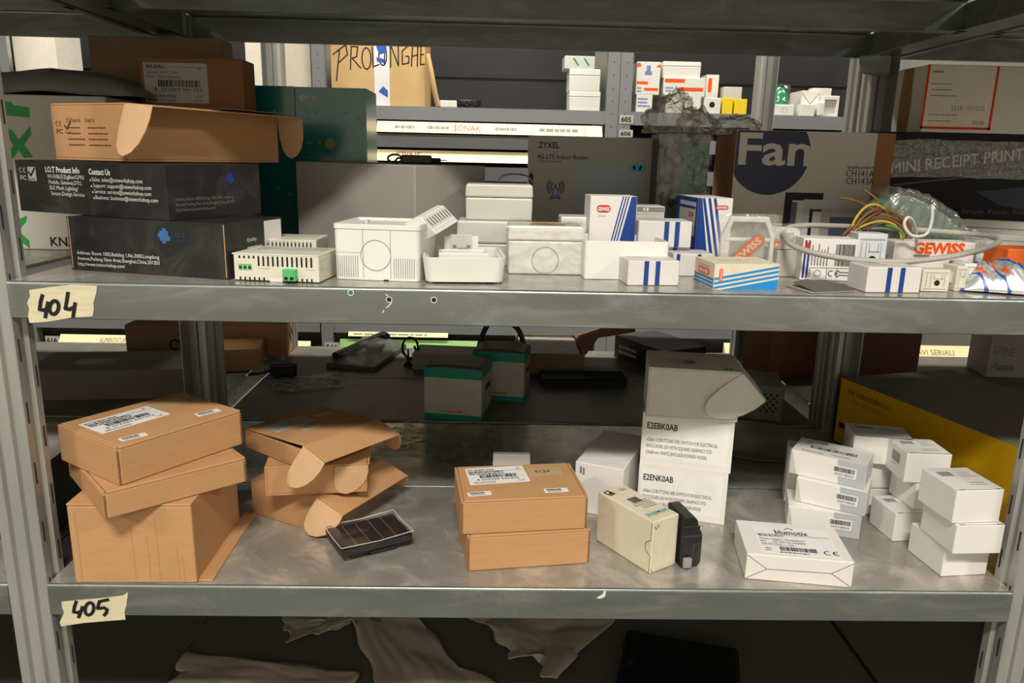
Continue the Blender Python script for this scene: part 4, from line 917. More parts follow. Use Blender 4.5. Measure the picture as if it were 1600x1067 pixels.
# bundle of wires
wb = thing('wire_bundle', 'bundle of brown and yellow-green wires arching behind the socket modules', 'wires', (0, 0, 0))
c0 = V(1338, 378, .20)
WB, WY, WG = mat('brown_wire', '#7a5535', .5), mat('yellow_wire', '#c9a63c', .5), mat('green_wire', '#5d8a3c', .5)
for q, mm in ((((1330, 372, .2), (1345, 350, .2), (1370, 332, .21), (1400, 335, .21), (1418, 352, .22), (1420, 372, .22), (1400, 400, .22)), WB),
              (((1322, 370, .2), (1350, 346, .2), (1380, 330, .21), (1412, 340, .22), (1424, 360, .22), (1408, 385, .22), (1396, 405, .22)), WB),
              (((1318, 366, .2), (1340, 345, .21), (1362, 336, .21), (1395, 340, .21), (1412, 356, .22), (1404, 380, .22), (1398, 402, .22)), WB),
              (((1326, 372, .2), (1335, 345, .2), (1352, 324, .2), (1370, 320, .2), (1388, 332, .21), (1406, 350, .22), (1410, 372, .22), (1394, 396, .22)), WY),
              (((1316, 368, .195), (1336, 352, .20), (1364, 340, .205), (1392, 344, .21), (1414, 362, .215), (1402, 392, .22)), WB),
              (((1328, 366, .195), (1350, 338, .20), (1376, 326, .205), (1404, 338, .21), (1416, 360, .215), (1394, 398, .22)), WB),
              (((1322, 372, .195), (1342, 356, .20), (1372, 346, .205), (1398, 352, .21), (1408, 374, .215), (1390, 402, .22)), WY),
              (((1384, 352, .2), (1400, 356, .2), (1412, 368, .2), (1404, 385, .2), (1392, 392, .2), (1386, 404, .2)), WG),
              (((1312, 309, .24), (1330, 312, .24), (1352, 320, .24), (1366, 330, .23), (1362, 348, .23), (1345, 372, .22)), WB),
              (((1348, 296, .25), (1366, 308, .25), (1372, 320, .24), (1362, 345, .23), (1350, 375, .22)), WB)):
    pts = [Vector(x) for x in smooth_path(vp(*q), 7)]
    MB().tube(pts, .0018, n=6).build('wire', mm, wb)
m = MB(); m.box(c0.x-.016, c0.x+.016, .19, .215, Z4+.0003, c0.z); m.build('connector', PLASTIC_G, wb, bevel=.001)
tag(MB().tube(smooth_path(vp((1457, 320, .14), (1456, 345, .14), (1447, 366, .14), (1425, 368, .14), (1413, 352, .14), (1418, 340, .14), (1428, 348, .15), (1432, 375, .17), (1430, 398, .20), (1428, 412, .215)), 8), .0021, n=8).build('hooked_wire', PLASTIC, None), 'stiff white wire bent into a hook above the orange-lettered carton', 'wire')
# grey cable loop
loop = vp((1224, 366, .15), (1236, 382, .115), (1275, 396, .085), (1330, 405, .072), (1400, 409, .068), (1470, 403, .075), (1530, 391, .095), (1558, 380, .13), (1552, 370, .17), (1500, 364, .215), (1420, 358, .224), (1330, 354, .222), (1262, 352, .205), (1232, 356, .18), (1224, 366, .15))
cb = thing('cable_loop', 'light grey cable lying in a wide loop over the small cartons', 'cable', (0, 0, 0))
MB().tube(smooth_path(loop, 10), .0036, n=12).build('cable', CABLE_G, cb)
# foam in a clear bag
FYc = .236
pts = [(lambda p: (p.x, p.z))(V(a, b, FYc)) for a, b in ((1372, 392), (1370, 345), (1382, 318), (1402, 304), (1424, 306), (1452, 318), (1486, 340), (1508, 366), (1522, 395))]
zb = Z4+.0004
pts = [(pts[0][0], zb)]+pts[1:-1]+[(pts[-1][0], zb)]
fo = thing('bagged_foam', 'grey green foam strip in a clear crumpled bag behind the wires', 'packing foam', (0, 0, 0))
m = MB(); m.prism(pts[::-1] if False else pts, 0, .05, 0, frame((0, FYc+.05, 0), (1, 0, 0), (0, 0, 1))); m.build('foam', [mat('sage_foam', '#5f7562', .8, 0, .18, 45, .4, 40)], fo, bevel=.006, seg=3)
cx_, w_ = (pts[0][0]+pts[-1][0])/2, pts[-1][0]-pts[0][0]
def bagtop(x):
    for (x0, z0), (x1, z1) in zip(pts[1:], pts[2:]):
        if x0 <= x <= x1: return z0+(z1-z0)*(x-x0)/(x1-x0)
    return zb+.03
def bagfn(u, v):
    x = pts[0][0]+.004+u*(w_+.012); zt = bagtop(min(max(x, pts[1][0]), pts[-2][0]))+.007
    if u > .86: zt = zb+(zt-zb)*(1-(u-.86)*3)
    n = abs(noise.noise(Vector((u*13, v*7, 3)))); n2 = abs(noise.noise(Vector((u*31, v*17, 5))))
    if v < .6: return (x+.004*n, FYc-.006-.009*n-.004*n2, zb+.001+(zt-zb)*v/.6)
    return (x, FYc-.006+(v-.6)/.4*.07, zt+.008*n+.004*n2)
m = MB(); m.grid(bagfn, 60, 40); m.build('clear_bag', FILM, fo)
# carton lettered in orange
a, b, c = V(1398, 405, .18), V(1525, 402, .18), V(1460, 379, .18)
PGW = Pl((a.x+b.x)/2, .205, Z4+.0003, 0, b.x-a.x, .04, c.z-Z4)
def gw(m, w, d, h):
    F = face(w, d, h, 'front'); q0, q1 = V(1426, 398, .185), V(1506, 398, .185)
    zt = h*.66; m.txt(F, q0.x-a.x, zt, 'GEWISS', .020, 1, width=q1.x-q0.x, bold=.05); m.rect(F, w*.25, h*.54, w*.45, h*.62, 2)
P0(gw, 'device_carton', 'long white carton lettered in orange under the cable loop', 'box', PGW, [WHITE, ORANGE, INK_G], bevel=.001)
# front cartons and sockets
C = G(1352, 457, Z4+.0003); pf_ = corner(C, 3, 1436, 1322, top=417)
P0(twoband(.36, .60), 'switch_carton', 'small white carton with two navy bands beside the loose sockets at the shelf front', 'box', pf_, BM, 'small switch cartons', rot=(0, 0, R(3)))
p = fit(Z4+.0003, (1438, 455), (1481, 456), top=421, d=.022)
module_sock('socket_module', 'ivory socket module with a dark hole right of the two-banded front carton', p.loc.x, p.loc.y, p.loc.z, p.w, p.d, p.h, math.degrees(p.rz), PLASTIC_Y)
p = fit(Z4+.0003, (1484, 455), (1503, 456), top=416, d=.026)
module_sock('socket_module', 'narrow ivory socket module between two others near the right end', p.loc.x+.002, p.loc.y+.004, p.loc.z, p.w, p.d, p.h, 6, PLASTIC_Y, hole=False)
a, b = V(1505, 412, .06), V(1520, 412, .06)
module_sock('socket_module', 'white socket module standing rightmost of the three loose ones', (a.x+b.x)/2+.003, .075, Z4+.0003, b.x-a.x+.004, .03, a.z-Z4, 4, PLASTIC, hole=False)
bk = thing('folded_leaflet', 'grey folded leaflet lying on the shelf in front of the barcoded carton', 'leaflet', (0, 0, 0))
P_ = [G(*q, Z4+.0008) for q in ((1228, 447), (1268, 458), (1336, 455), (1318, 444), (1250, 441))]
m = MB(); m.add([(q.x, q.y, Z4+.0005) for q in P_]+[(q.x, q.y, Z4+.0015) for q in P_], [(4, 3, 2, 1, 0), (5, 6, 7, 8, 9)]+[(i, (i+1) % 5, 5+(i+1) % 5, 5+i) for i in range(5)]); m.build('page', [mat('leaflet_paper', '#9b9790', .6)], bk)
m = MB(); m.add([(q.x*.9+P_[2].x*.1, q.y*.9+P_[2].y*.1, Z4+.0022+(.004 if i in (0, 4) else 0)) for i, q in enumerate(P_)], [(0, 1, 2, 3, 4)]); m.build('page', [mat('leaflet_back', '#5b5853', .6)], bk, solid=.0006)
# trunking
for i, (y, z, lb) in enumerate(((.425, 0, 'long white trunking length lying at the back of the right end'), (.385, 0, 'second white trunking length in front of the first at the right end'))):
    a, b = V(1425+i*20, 336+i*22, y), V(1620, 362+i*14, y-.09)
    l = math.hypot(b.x-a.x, .09); zt = a.z if i == 0 else a.z
    h = min(a.z-Z4, .07)-.002
    if i: h = .046
    m = MB(); m.box(-l/2, l/2, -.009, .009, 0, h); F = face(l, .018, h, 'front'); m.rect(F, .001, h*.80, l-.001, h*.82, 1)
    for k in (.55, .3): m.rect(F, .001, h*k, l-.001, h*k+.0008, 1)
    tag(m.build('trunking', [PLASTIC, INK_G], None, ((a.x+b.x)/2, y-.045, Z4+.0003), math.atan2(-.09, b.x-a.x), bevel=.001), lb, 'trunking')
p = fit(Z4+.0003, (1521, 424), (1577, 428), top=396, d=.03)
def tx(m, w, d, h):
    F = face(w, d, h, 'front'); m.bars(F, w*.45, h*.35, w*.45, h*.5, 1, 9); m.dashes(F, w*.45, h*.25, w*.4, h*.12, 2, 1, .001)
P0(tx, 'switch_carton', 'small white carton with fine print beside the foil bag', 'box', p, [WHITE, INK_G], bevel=.001)
a, b = V(1580, 390, .13), V(1650, 410, .13)
P0(None, 'carton', 'bright orange carton at the right edge behind the foil bag', 'box', Pl((a.x+b.x)/2, .16, Z4+.0003, 0, b.x-a.x, .05, a.z-Z4), [mat('orange_card', '#e8691c', .5)], bevel=.001)
# foil bag with a printed pattern
fb = MB(); PF_ = G(1585, 462, Z4); NU, NV = 110, 70; W_, D_ = .088, .07
def foil(u, v):
    x, y = (u-.5)*W_, (v-.5)*D_; e = min(1, 4.5*min(u, 1-u))*min(1, 3.5*min(v, 1-v))
    return (x, y, .0015+.030*e**.7+.012*noise.noise(Vector((x*45, y*45, 3)))*e+.004*abs(noise.noise(Vector((x*130, y*130, 5))))*e)
vs = [foil(i/NU, j/NV) for j in range(NV+1) for i in range(NU+1)]; fb.v = [Vector(q) for q in vs]
for j in range(NV):
    for i in range(NU):
        k = j*(NU+1)+i; fb.f.append((k, k+1, k+NU+2, k+NU+1)); s_ = ((i*.36+.33*j)+2.5*noise.noise(Vector((i*.07, j*.07, 1)))) % 11
        fb.m.append(1 if s_ < 1.5 else (2 if 2.6 < s_ < 4.4 and j > 10 else 0)); fb.sm.append(True)
tag(fb.build('foil_bag', [mat('silver_foil', '#c8cacb', .3, .55, .08, 40), mat('foil_blue', '#274a9e', .35), mat('foil_orange', '#d8532a', .35)], None, (.553, .062, Z4+.0006), R(-24), solid=.0005), 'silver foil bag printed with blue and orange stripes at the right edge', 'bag')
# ------------------------------------------------------------------ on the shelf marked 405
p1 = fit(Z5+.0003, (118, 911), (308, 911), top=787, d=.17)
c1 = thing('carton', 'tall plain brown carton at the bottom of the left stack', 'box', p1.loc, p1.rz)
m = MB(); m.cbox(p1.w, p1.d, p1.h-.003)
F = face(p1.w, p1.d, p1.h, 'front')
for u, k in ((.06, .9), (.50, .75), (.62, .6), (.70, .8), (.86, .45), (.90, .35)): m.stroke(F, [(p1.w*u, .004), (p1.w*(u+.004), p1.h*k*.5), (p1.w*(u-.004), p1.h*k)], .0007, 1, .0002)
m.build('body', [KRAFT, mat('kraft_crease', '#b07f55', .8)], c1, bevel=.002)
m = MB(); m.box(-p1.w/2, p1.w/2, -p1.d/2, p1.d*.02, p1.h-.003, p1.h); m.box(-p1.w/2, p1.w/2, p1.d*.03, p1.d/2, p1.h-.003, p1.h-.0004); m.build('top_flap', [KRAFT], c1, bevel=.0008)
m = MB(); m.box(p1.w/2, p1.w/2+.018, -p1.d/2+.004, p1.d/2+.03, .0, .0025); m.build('bottom_flap', [KRAFT], c1, bevel=.0006)
C = G(165, 812, p1.top+.0004); p2 = corner(C, 41, 387, 109, top=770)
mailer('mailer_box', 'brown mailer in the middle of the left stack of three', 'box', p2)
C = G(188, 760, p2.top+.0004); p3 = corner(C, 55, 381, 96, top=700)
mb3 = mailer('mailer_box', 'brown mailer with a large shipping label, top of the left stack', 'box', p3)
def ship(name_, q1, q2):
    def fn(m, F, w, h):
        m.txt(F, w*.04, h*.80, q1, h*.13, 1, width=w*.45, bold=.015); m.txt(F, w*.86, h*.82, 'x1', h*.12, 1, bold=.01)
        m.dashes(F, w*.04, h*.68, w*.8, h*.10, 2, 1, h*.045, 3); m.rect(F, w*.03, h*.74, w*.97, h*.75, 1, .0003)
        m.bars(F, w*.20, h*.34, w*.62, h*.20, 1, 7); m.txt(F, w*.14, h*.21, q2, h*.13, 1, width=w*.70)
        m.txt(F, w*.08, h*.05, 'blumotix', h*.15, 1, width=w*.36); ce_mark(m, F, w*.82, h*.07, h*.08, 1)
    return fn
FT = frame((-p3.w/2, -p3.d/2, p3.h), (1, 0, 0), (0, 1, 0))
def tops(par, p, lab, tape=True, q='BX-QKBGT-Silver', code='8 053369 041476'):
    F = face(p.w, p.d, p.h, 'top')
    return F
# in plan the label runs along the left edge of the box: reading direction follows the long side
def onplane(px, py, z, p):                              # pixel on a level top -> face coordinates of that top
    g = G(px, py, z)-p.loc; c, s_ = math.cos(-p.rz), math.sin(-p.rz)
    return (g.x*c-g.y*s_+p.w/2, g.x*s_+g.y*c+p.d/2)
def quadlab(parent, p, q, fn, name='label', paper=None, label=None):   # label through three pixel corners: lower left, lower right, upper left
    a, b, c = [Vector(onplane(*k, p.top, p)) for k in q]
    u = b-a; rot = math.degrees(math.atan2(u.y, u.x)); h = abs((c-a).dot(Vector((-u.y, u.x)).normalized()))
    F = face(p.w, p.d, p.h, 'top')
    return sticker(parent, F, a.x, a.y, u.length, h, fn, rot=rot, name=name, paper=paper, label=label)
plain = lambda m, F, w, h: (m.dashes(F, w*.1, h*.5, w*.85, h*.3, 1, 1, h*.26), m.dashes(F, w*.14, h*.16, w*.75, h*.2, 1, 1, h*.14, 7))
quadlab(mb3, p3, ((160, 678), (267, 647), (121, 664)), ship('a', 'BX-QKBGT-Silver', '8 053369 041476'), label='white shipping label with a barcode')
quadlab(mb3, p3, ((190, 690), (232, 680), (187, 685)), plain, label='small white label')
quadlab(mb3, p3, ((311, 651), (347, 642), (308, 646)), plain, label='small white label')
quadlab(mb3, p3, ((245, 640), (292, 627), (231, 633)), None, name='tape', paper=TAPE_K, label='tan parcel tape')
# second stack: three mailers with half-open lids
CARDS = dict(k=KRAFT, kin=KRAFT_IN)
C = G(497, 832, Z5+.0003); q1 = corner(C, 62, w=.155, d=None, xA=395, top=776)
l1 = open_mailer('open_mailer', 'open brown mailer at the bottom of the second stack, one ear flap reaching the shelf', 'box', q1, fl=.048, ear=.050, lid=0, droop=20, splay=20, **CARDS)
C = G(574, 768, q1.top+.0012); q2 = corner(C, 98, w=.10, d=None, xA=415, top=724)
q2.h = min(q2.h, .05)
l2 = open_mailer('open_mailer', 'open brown mailer in the middle of the second stack', 'box', q2, fl=.004, ear=.05, lid=0, droop=3, splay=2, ears=(), **CARDS)
m = MB(); pts = tab(.046, .042); Fm = frame((-q2.w/2-.0012, -q2.d/2+.044, q2.h-.002), (0, -1, 0), (0, 0, 1)); m.prism(pts, -.0009, .0009, 0, Fm); m.build('ear_flap', KRAFT_IN, l2, bevel=.0005)
C = G(476, 735, q2.top+.0012); q3 = corner(C, 52, 592, 384, top=708)
q3.h = max(q3.h, .030)
l3 = open_mailer('open_mailer', 'open brown mailer with a raised lid and pale labels, top of the second stack', 'box', q3, fl=.045, ear=.055, lid=3, droop=20, splay=26, **CARDS)
for (u, v, w, h, nm) in ((.10, .55, .50, .30, 'label'), (.30, .34, .20, .08, 'label'), (.66, .62, .22, .10, 'label')):
    m = MB(); F = T(0, q3.d/2, q3.h-.0025) @ RX(-3) @ frame((-q3.w/2, -q3.d, .0027), (1, 0, 0), (0, 1, 0)) @ T(q3.w*u, q3.d*v)
    m.prism(rrect(q3.w*w, q3.d*h, .001, 2, q3.w*w/2, q3.d*h/2), 0, .0002, 0, F); F = F @ T(0, 0, .0003); m.dashes(F, .004, q3.d*h*.7, q3.w*w*.8, .006, max(1, int(q3.d*h/.009)), 1, .0014); m.build(nm, [PAPER_D, INK_G], l3)
# solar-like black keypad module with film
C = G(536, 883, Z5+.0003); ks = corner(C, 30, w=.098, h=.013, d=.070)
ko = thing('keypad_module', 'black touch panel module under a peeling clear film, lying on the shelf', 'touch panel', (ks.loc.x, ks.loc.y, Z5+.0003), ks.rz)
w, d = ks.w, ks.d
m = MB(); m.box(-w*.36, w*.36, -d*.34, d*.36, 0, .010); m.box(-w*.1, w*.3, -d*.42, -d*.34, .001, .006); m.build('backbox', BLACK, ko, bevel=.001)
m = MB(); m.box(-w/2, w/2, -d/2, d/2, .010, .020); m.build('bezel', BLACK, ko, bevel=.0012)
m = MB(); m.box(-w*.47, w*.47, -d*.45, d*.45, .020, .0206); F = frame((-w*.47, -d*.45, .0206), (1, 0, 0), (0, 1, 0))
for i in range(1, 5): m.rect(F, w*.94*i/5-.0004, .001, w*.94*i/5+.0004, d*.9-.001, 1)
m.rect(F, .001, d*.3, w*.94-.001, d*.3+.0006, 1) if False else None
m.build('glass', [mat('black_glass', '#1c1712', .1, 0, .1, 6, spec=.6), INK_G], ko)
m = MB(); m.grid(lambda u, v: ((u-.5)*w*1.03, (v-.5)*d*1.02, .0216+.010*max(0, abs(u-.5)*2-.8)*5*max(0, abs(v-.5)*2-.72)*3+.0012*noise.noise(Vector((u*5, v*5, 1)))), 26, 20); m.build('protective_film', FILM_FLAT, ko)
e_ = MB(); pts = [(-.515*w, -.51*d), (.515*w, -.51*d), (.515*w, .51*d), (-.515*w, .51*d)]
for (x0, y0), (x1, y1) in zip(pts, pts[1:]+pts[:1]): e_.tube([(x0, y0, .0245), ((x0+x1)/2, (y0+y1)/2, .0222), (x1, y1, .0245)], .0005, n=5)
e_.build('film_edge', mat('film_edge_white', '#d8d8d2', .4), ko)
# pair of closed mailers in the middle
pl_ = fit(Z5+.0003, (730, 893), (921, 880), top=838, d=.115)
mailer('mailer_box', 'brown mailer at the bottom of the middle pair', 'box', pl_)
zt = pl_.top+.0004
a, b = G(720, 836, zt), G(917, 826, zt); ang = math.atan2(b.y-a.y, b.x-a.x)
pu = fit(zt, (720, 836), (917, 826), top=783, d=.11)
mu = mailer('mailer_box', 'brown mailer with a curling shipping label, top of the middle pair', 'box', pu)
quadlab(mu, pu, ((735, 758), (829, 752), (723, 733)), ship('a', 'BX-QKBGT-Silver', '8 053369 041476'), label='white shipping label with a barcode')
quadlab(mu, pu, ((732, 776), (769, 773), (731, 770)), plain, label='small white label')
quadlab(mu, pu, ((852, 770), (889, 768), (850, 764)), plain, label='small white label')
quadlab(mu, pu, ((828, 744), (880, 742), (822, 731)), lambda m, F, w, h: m.txt(F, w*.2, h*.35, '5124', h*.4, 1, width=w*.45), name='tape', paper=TAPE_K, label='tan tape with pencilled figures')
# aged cream carton, printed upside down
C = G(1015, 897, Z5+.0003); pc_ = corner(C, 33, 1055, 931, top=822)
pc_.h = .073
sc = thing('device_carton', 'aged cream carton with upside-down print, in front of the white narrow carton', 'box', pc_.loc, pc_.rz)
m = MB(); m.cbox(pc_.w, pc_.d, pc_.h); F = face(pc_.w, pc_.d, pc_.h, 'top'); w, d, h = pc_.w, pc_.d, pc_.h
Fi = F @ T(w, d) @ RZ(180)
m.txt(F @ T(w*.93, d*.20) @ RZ(180), 0, 0, 'SIEMENS', .0105, 1, width=w*.82, bold=.02)
m.dashes(F @ T(w*.9, d*.34) @ RZ(180), 0, 0, w*.7, .005, 5, 2, .0013); m.bars(F, w*.35, d*.50, w*.35, d*.14, 2, 4); m.dashes(F, w*.6, d*.9, w*.35, .004, 2, 2, .001)
m.stroke(F, [(w*.10, d*.86), (w*.30, d*.86), (w*.26, d*.95), (w*.08, d*.93), (w*.14, d*.82), (w*.34, d*.84)], .002, 2); m.rect(F, w*.2, d*.85, w*.32, d*.91, 2)
F = face(w, d, h, 'left'); m.stroke(F, [(d*.985, h*.97), (d*.985, h*.65), (d*.96, h*.62), (d*.90, h*.55), (d*.90, h*.42), (d*.97, h*.36), (d*.985, h*.33), (d*.985, h*.02)], .0007, 2)
F = face(w, d, h, 'front'); m.stroke(F, [(w*.05, h*.92), (w*.14, h*.84), (w*.20, h*.93), (w*.24, h*.86)], .0009, 3); m.stroke(F, [(w*.02, h*.08), (w*.10, h*.03)], .0009, 3)
m.build('body', [CREAM, TEAL_INK, INK, KRAFT_D], sc, bevel=.0016)
# black stepped device
a, b = G(1060, 889, Z5+.0003), G(1088, 889, Z5+.0003)
dv = thing('rail_device', 'black stepped rail-mount device standing behind the cream carton', 'device', ((a.x+b.x)/2, a.y+.03, Z5+.0003), R(12))
wd_, hh = b.x-a.x+.004, H(a, 812)-Z5
m = MB(); prof = [(-wd_/2, 0), (wd_/2-.004, 0), (wd_/2, .006), (wd_/2, hh*.62), (wd_/2-.002, hh*.72), (wd_/2-.004, hh*.72), (wd_/2-.004, hh*.82), (wd_/2-.007, hh*.82), (wd_/2-.008, hh*.93), (wd_/2-.012, hh), (-wd_/2, hh)]
m.prism(prof, -.025, .025, 0, frame((0, 0, 0), (1, 0, 0), (0, 0, 1))); F = frame((-wd_/2, -.0252, 0), (1, 0, 0), (0, 0, 1))
for v in (.62, .64, .82): m.rect(F, 0, hh*v, wd_*.98, hh*v+.0008, 1)
m.stroke(F, [(wd_*.55, hh*.12), (wd_*.55, hh*.45), (wd_*.85, hh*.48), (wd_*.85, hh*.12)], .001, 1); m.build('housing', [BLACK, mat('dark_seam', '#4a4a4c', .5)], dv, bevel=.0012)
m = MB(); m.box(-wd_*.45, -wd_*.05, -.031, -.0255, .002, hh*.22); m.build('latch', [mat('smoky_plastic', '#8e8e8a', .25)], dv, bevel=.001)
# narrow white carton leaning lengthwise
C = G(970, 812, Z5+.0003); pn = corner(C, 66, 1007, 896, top=734)
def narrow(m, w, d, h):
    F = face(w, d, h, 'left'); m.rect(F, d*.10, h*.78, d*.14, h*.92, 1); m.rect(F, d*.16, h*.76, d*.20, h*.90, 1)
    F = face(w, d, h, 'front'); m.poly(F, [(w*.8, h*.9), (w-.0003, h*.95), (w-.0003, h*.75), (w*.86, h*.7)], 2)
P0(narrow, 'carton', 'long narrow white carton between the middle pair and the labelled white stack', 'box', pn, [WHITE_G, INK_G, PLASTIC_G], bevel=.001)
# stack of white cartons with printed labels
def e2(t, lines):
    def fn(m, w, d, h):
        F = face(w, d, h, 'front'); m.rect(F, w*.03, h*.12, w*.95, h*.93, 2, .0001)
        m.txt(F, w*.055, h*.70, t, .0135, 1, width=w*.34, bold=.02)
        for i, l in enumerate(lines): m.txt(F, w*.06, h*.46-i*h*.125, l, .0078, 1, width=w*(.78, .72, .67)[i])
    return fn
b = G(1131, 820, Z5+.0003); ang = -16; e1w = .128
n = Vector((math.cos(R(ang)), math.sin(R(ang)), 0)); C = b-n*e1w
pe1 = corner(C, ang, w=e1w, d=.10, h=.080)
EM = [WHITE_G, INK, mat('label_white', '#e6e4e2', .5)]
P0(e2('E2ENK0AB', ('eGlass 12 BUTTONS VER SWITCH FOR ELECTRICAL', 'ENCLOSURE 503 WITH SQUARE GRAPHICS STD', '120x80 mm BLACK/BLUE (INCLUDE KONNEX NODE)')), 'device_carton', 'white carton with a text label, bottom of the labelled white stack', 'box', pe1, EM, rot=(0, 0, R(ang)))
b = G(1141, 740, pe1.top+.0004); C = b-n*.130
pe2 = corner(C, ang, w=.130, d=.10, h=.080)
P0(e2('E2EBK0AB', ('eGlass 12 BUTTONS VER SWITCH FOR ELECTRICAL', 'ENCLOSURE 503 WITH SQUARE GRAPHICS STD', '120x80 mm WHITE (INCLUDE KONNEX NODE)')), 'device_carton', 'white carton with a text label under the open white mailer, middle of the stack', 'box', pe2, EM, rot=(0, 0, R(ang)))
b = G(1152, 660, pe2.top+.0006); n = Vector((math.cos(R(-9)), math.sin(R(-9)), 0))
pe3 = corner(b, 81, w=.10, d=.128, h=.074)
wm = open_mailer('open_mailer', 'open white mailer with a drooping side flap, top of the white stack', 'box', pe3, fl=.052, ear=.074, lid=0, droop=48, splay=4, k=mat('dull_white_card', '#cfccc4', .55), kin=mat('dull_white_card_inside', '#d4d1c9', .55), edge=INK_G, ears=(-1, 1))
m = MB(); F = face(pe3.w, pe3.d, pe3.h, 'top') @ T(0, 0, .0002) @ T(.004, pe3.d*.92) @ RZ(-90)
m.dashes(F, pe3.d*.1, pe3.w*.45, pe3.d*.35, .007, 4, 0, .0012); m.bars(F, pe3.d*.33, pe3.w*.25, pe3.d*.12, pe3.w*.2, 0, 3); m.rect(F, pe3.d*.74, .004, pe3.d*.78, .012, 0); m.rect(F, pe3.d*.8, .004, pe3.d*.83, .012, 0); m.build('lid_print', [INK_G], wm)
# white power supply carton lying at the shelf edge
pw = fit(Z5+.0003, (1168, 912), (1337, 927), top=872, d=.095)
pw.loc.y += .012
po = thing('device_carton', 'white carton with crossed end folds lying at the shelf edge', 'box', pw.loc, pw.rz)
m = MB(); m.cbox(pw.w, pw.d, pw.h); F = face(pw.w, pw.d, pw.h, 'front'); w, h = pw.w, pw.h
for st in ([(.001, h-.002), (w*.20, h*.46), (w*.80, h*.50), (w-.001, h-.002)], [(w*.20, h*.46), (.002, .002)], [(w*.80, h*.50), (w-.002, .002)]): m.stroke(F, st, .0008, 1)
m.build('body', [WHITE, mat('fold_line', '#6f6c66', .7)], po, bevel=.0014)
def pwl(m, F, w, h):
    m.txt(F, w*.28, h*.72, 'blumotix', h*.23, 1, width=w*.43, bold=.012)
    for q in ((.44, .93), (.48, .97), (.52, .93)): m.disc(F, w*q[0], h*q[1], .0022, 1, .0003, 8, .0012)
    m.txt(F, w*.05, h*.60, 'Model BX-PW15', h*.10, 1, width=w*.32, bold=.015); m.txt(F, w*.05, h*.48, 'Power Supply / Alimentatore', h*.09, 1, width=w*.58)
    m.txt(F, w*.05, h*.38, 'IN', h*.09, 1); m.txt(F, w*.20, h*.38, '100-240 Vac 50/60Hz', h*.09, 1, width=w*.42); m.txt(F, w*.05, h*.28, 'OUT', h*.09, 1); m.txt(F, w*.20, h*.28, '12Vdc / 1.5A', h*.09, 1, width=w*.26)
    m.rect(F, w*.03, h*.68, w*.97, h*.69, 1, .0003); m.bars(F, w*.26, h*.10, w*.46, h*.14, 1, 21); m.dashes(F, w*.24, h*.03, w*.5, .01, 1, 1, .0018); ce_mark(m, F, w*.80, h*.07, h*.14, 1); m.dashes(F, w*.07, h*.15, w*.1, h*.07, 2, 1, .0014)
F = face(pw.w, pw.d, pw.h, 'top'); sticker(po, F, pw.w*.14, pw.d*.07, pw.w*.76, pw.d*.78, pwl, label='white product label')
# ------------------------------------------------------------------ white module cartons at the right of the shelf marked 405
def serial(code):
    def fn(m, F, w, h): m.bars(F, w*.06, h*.45, w*.88, h*.45, 1, int(code[-3:])); m.txt(F, w*.10, h*.10, code, h*.34, 1, width=w*.80)
    return fn
def greyend(topprint):
    def fn(m, w, d, h):
        F = face(w, d, h, 'front'); m.poly(F, [(w*.66, .0003), (w-.0003, .0003), (w-.0003, h-.0003), (w*.62, h-.0003)], 1); m.poly(F, [(.0003, .0003), (w*.10, .0003), (w*.02, h*.9), (.0003, h*.95)], 3)
        if topprint:
            F = face(w, d, h, 'top'); m.txt(F, w*.12, d*.78, 'BX-T', d*.10, 2, width=w*.14); m.dashes(F, w*.28, d*.78, w*.16, d*.08, 1, 2, d*.07); m.dashes(F, w*.12, d*.66, w*.6, d*.08, 2, 2, .0012); m.bars(F, w*.2, d*.36, w*.62, d*.18, 2, 8); m.txt(F, w*.12, d*.10, 'blumotix', d*.12, 2, width=w*.3); m.dashes(F, w*.5, d*.16, w*.35, d*.08, 1, 2, .0012)
    return fn
GM = [WHITE_G, GREY_L, INK, PLASTIC_G]
zz = Z5+.0003
for i, (L, Rr, top, code, lb) in enumerate((((1228, 826), (1342, 843), 785, '0539148424', 'white and grey carton with serial label, bottom of the left trio'),
                                            ((1241, 782), (1351, 807), 749, '0539148430', 'white and grey carton with serial label, middle of the left trio'),
                                            ((1233, 738), (1350, 765), 707, '0539148429', 'white and grey carton with a printed top, topmost of the left trio'))):
    p = fit(zz, L, Rr, top=top, d=.062)
    a = G(*Rr, zz); p.h = .0365
    o = P0(greyend(i == 2), 'module_carton', lb, 'box', p, GM, 'white module cartons', bevel=.0008)
    sticker(o, face(p.w, p.d, p.h, 'front'), p.w*.57, p.h*.32, p.w*.31, p.h*.42, serial(code), label='serial label')
    zz = p.top+.0006
lef = [o for o in COL.objects if 'left trio' in o.get('label', '')]
PT = mat('light_print_ink', '#8d8b88', .6)
def mc(topfn=True, side=False):
    def fn(m, w, d, h):
        F = face(w, d, h, 'top')
        if topfn: m.rect(F, w*.10, d*.55, w*.50, d*.85, 2, .0002); m.bars(F, w*.14, d*.60, w*.30, d*.20, 1, 6); m.dashes(F, w*.55, d*.75, w*.35, .006, 3, 1, .0012); m.dashes(F, w*.45, d*.30, w*.4, .006, 2, 1, .0012, 5)
        if side: F = face(w, d, h, 'left'); m.bars(F, d*.30, h*.45, d*.4, h*.35, 1, 4); m.dashes(F, d*.32, h*.35, d*.3, .004, 1, 1, .001)
    return fn
MM = [WHITE_G, PT, mat('label_white', '#e6e4e2'), INK]
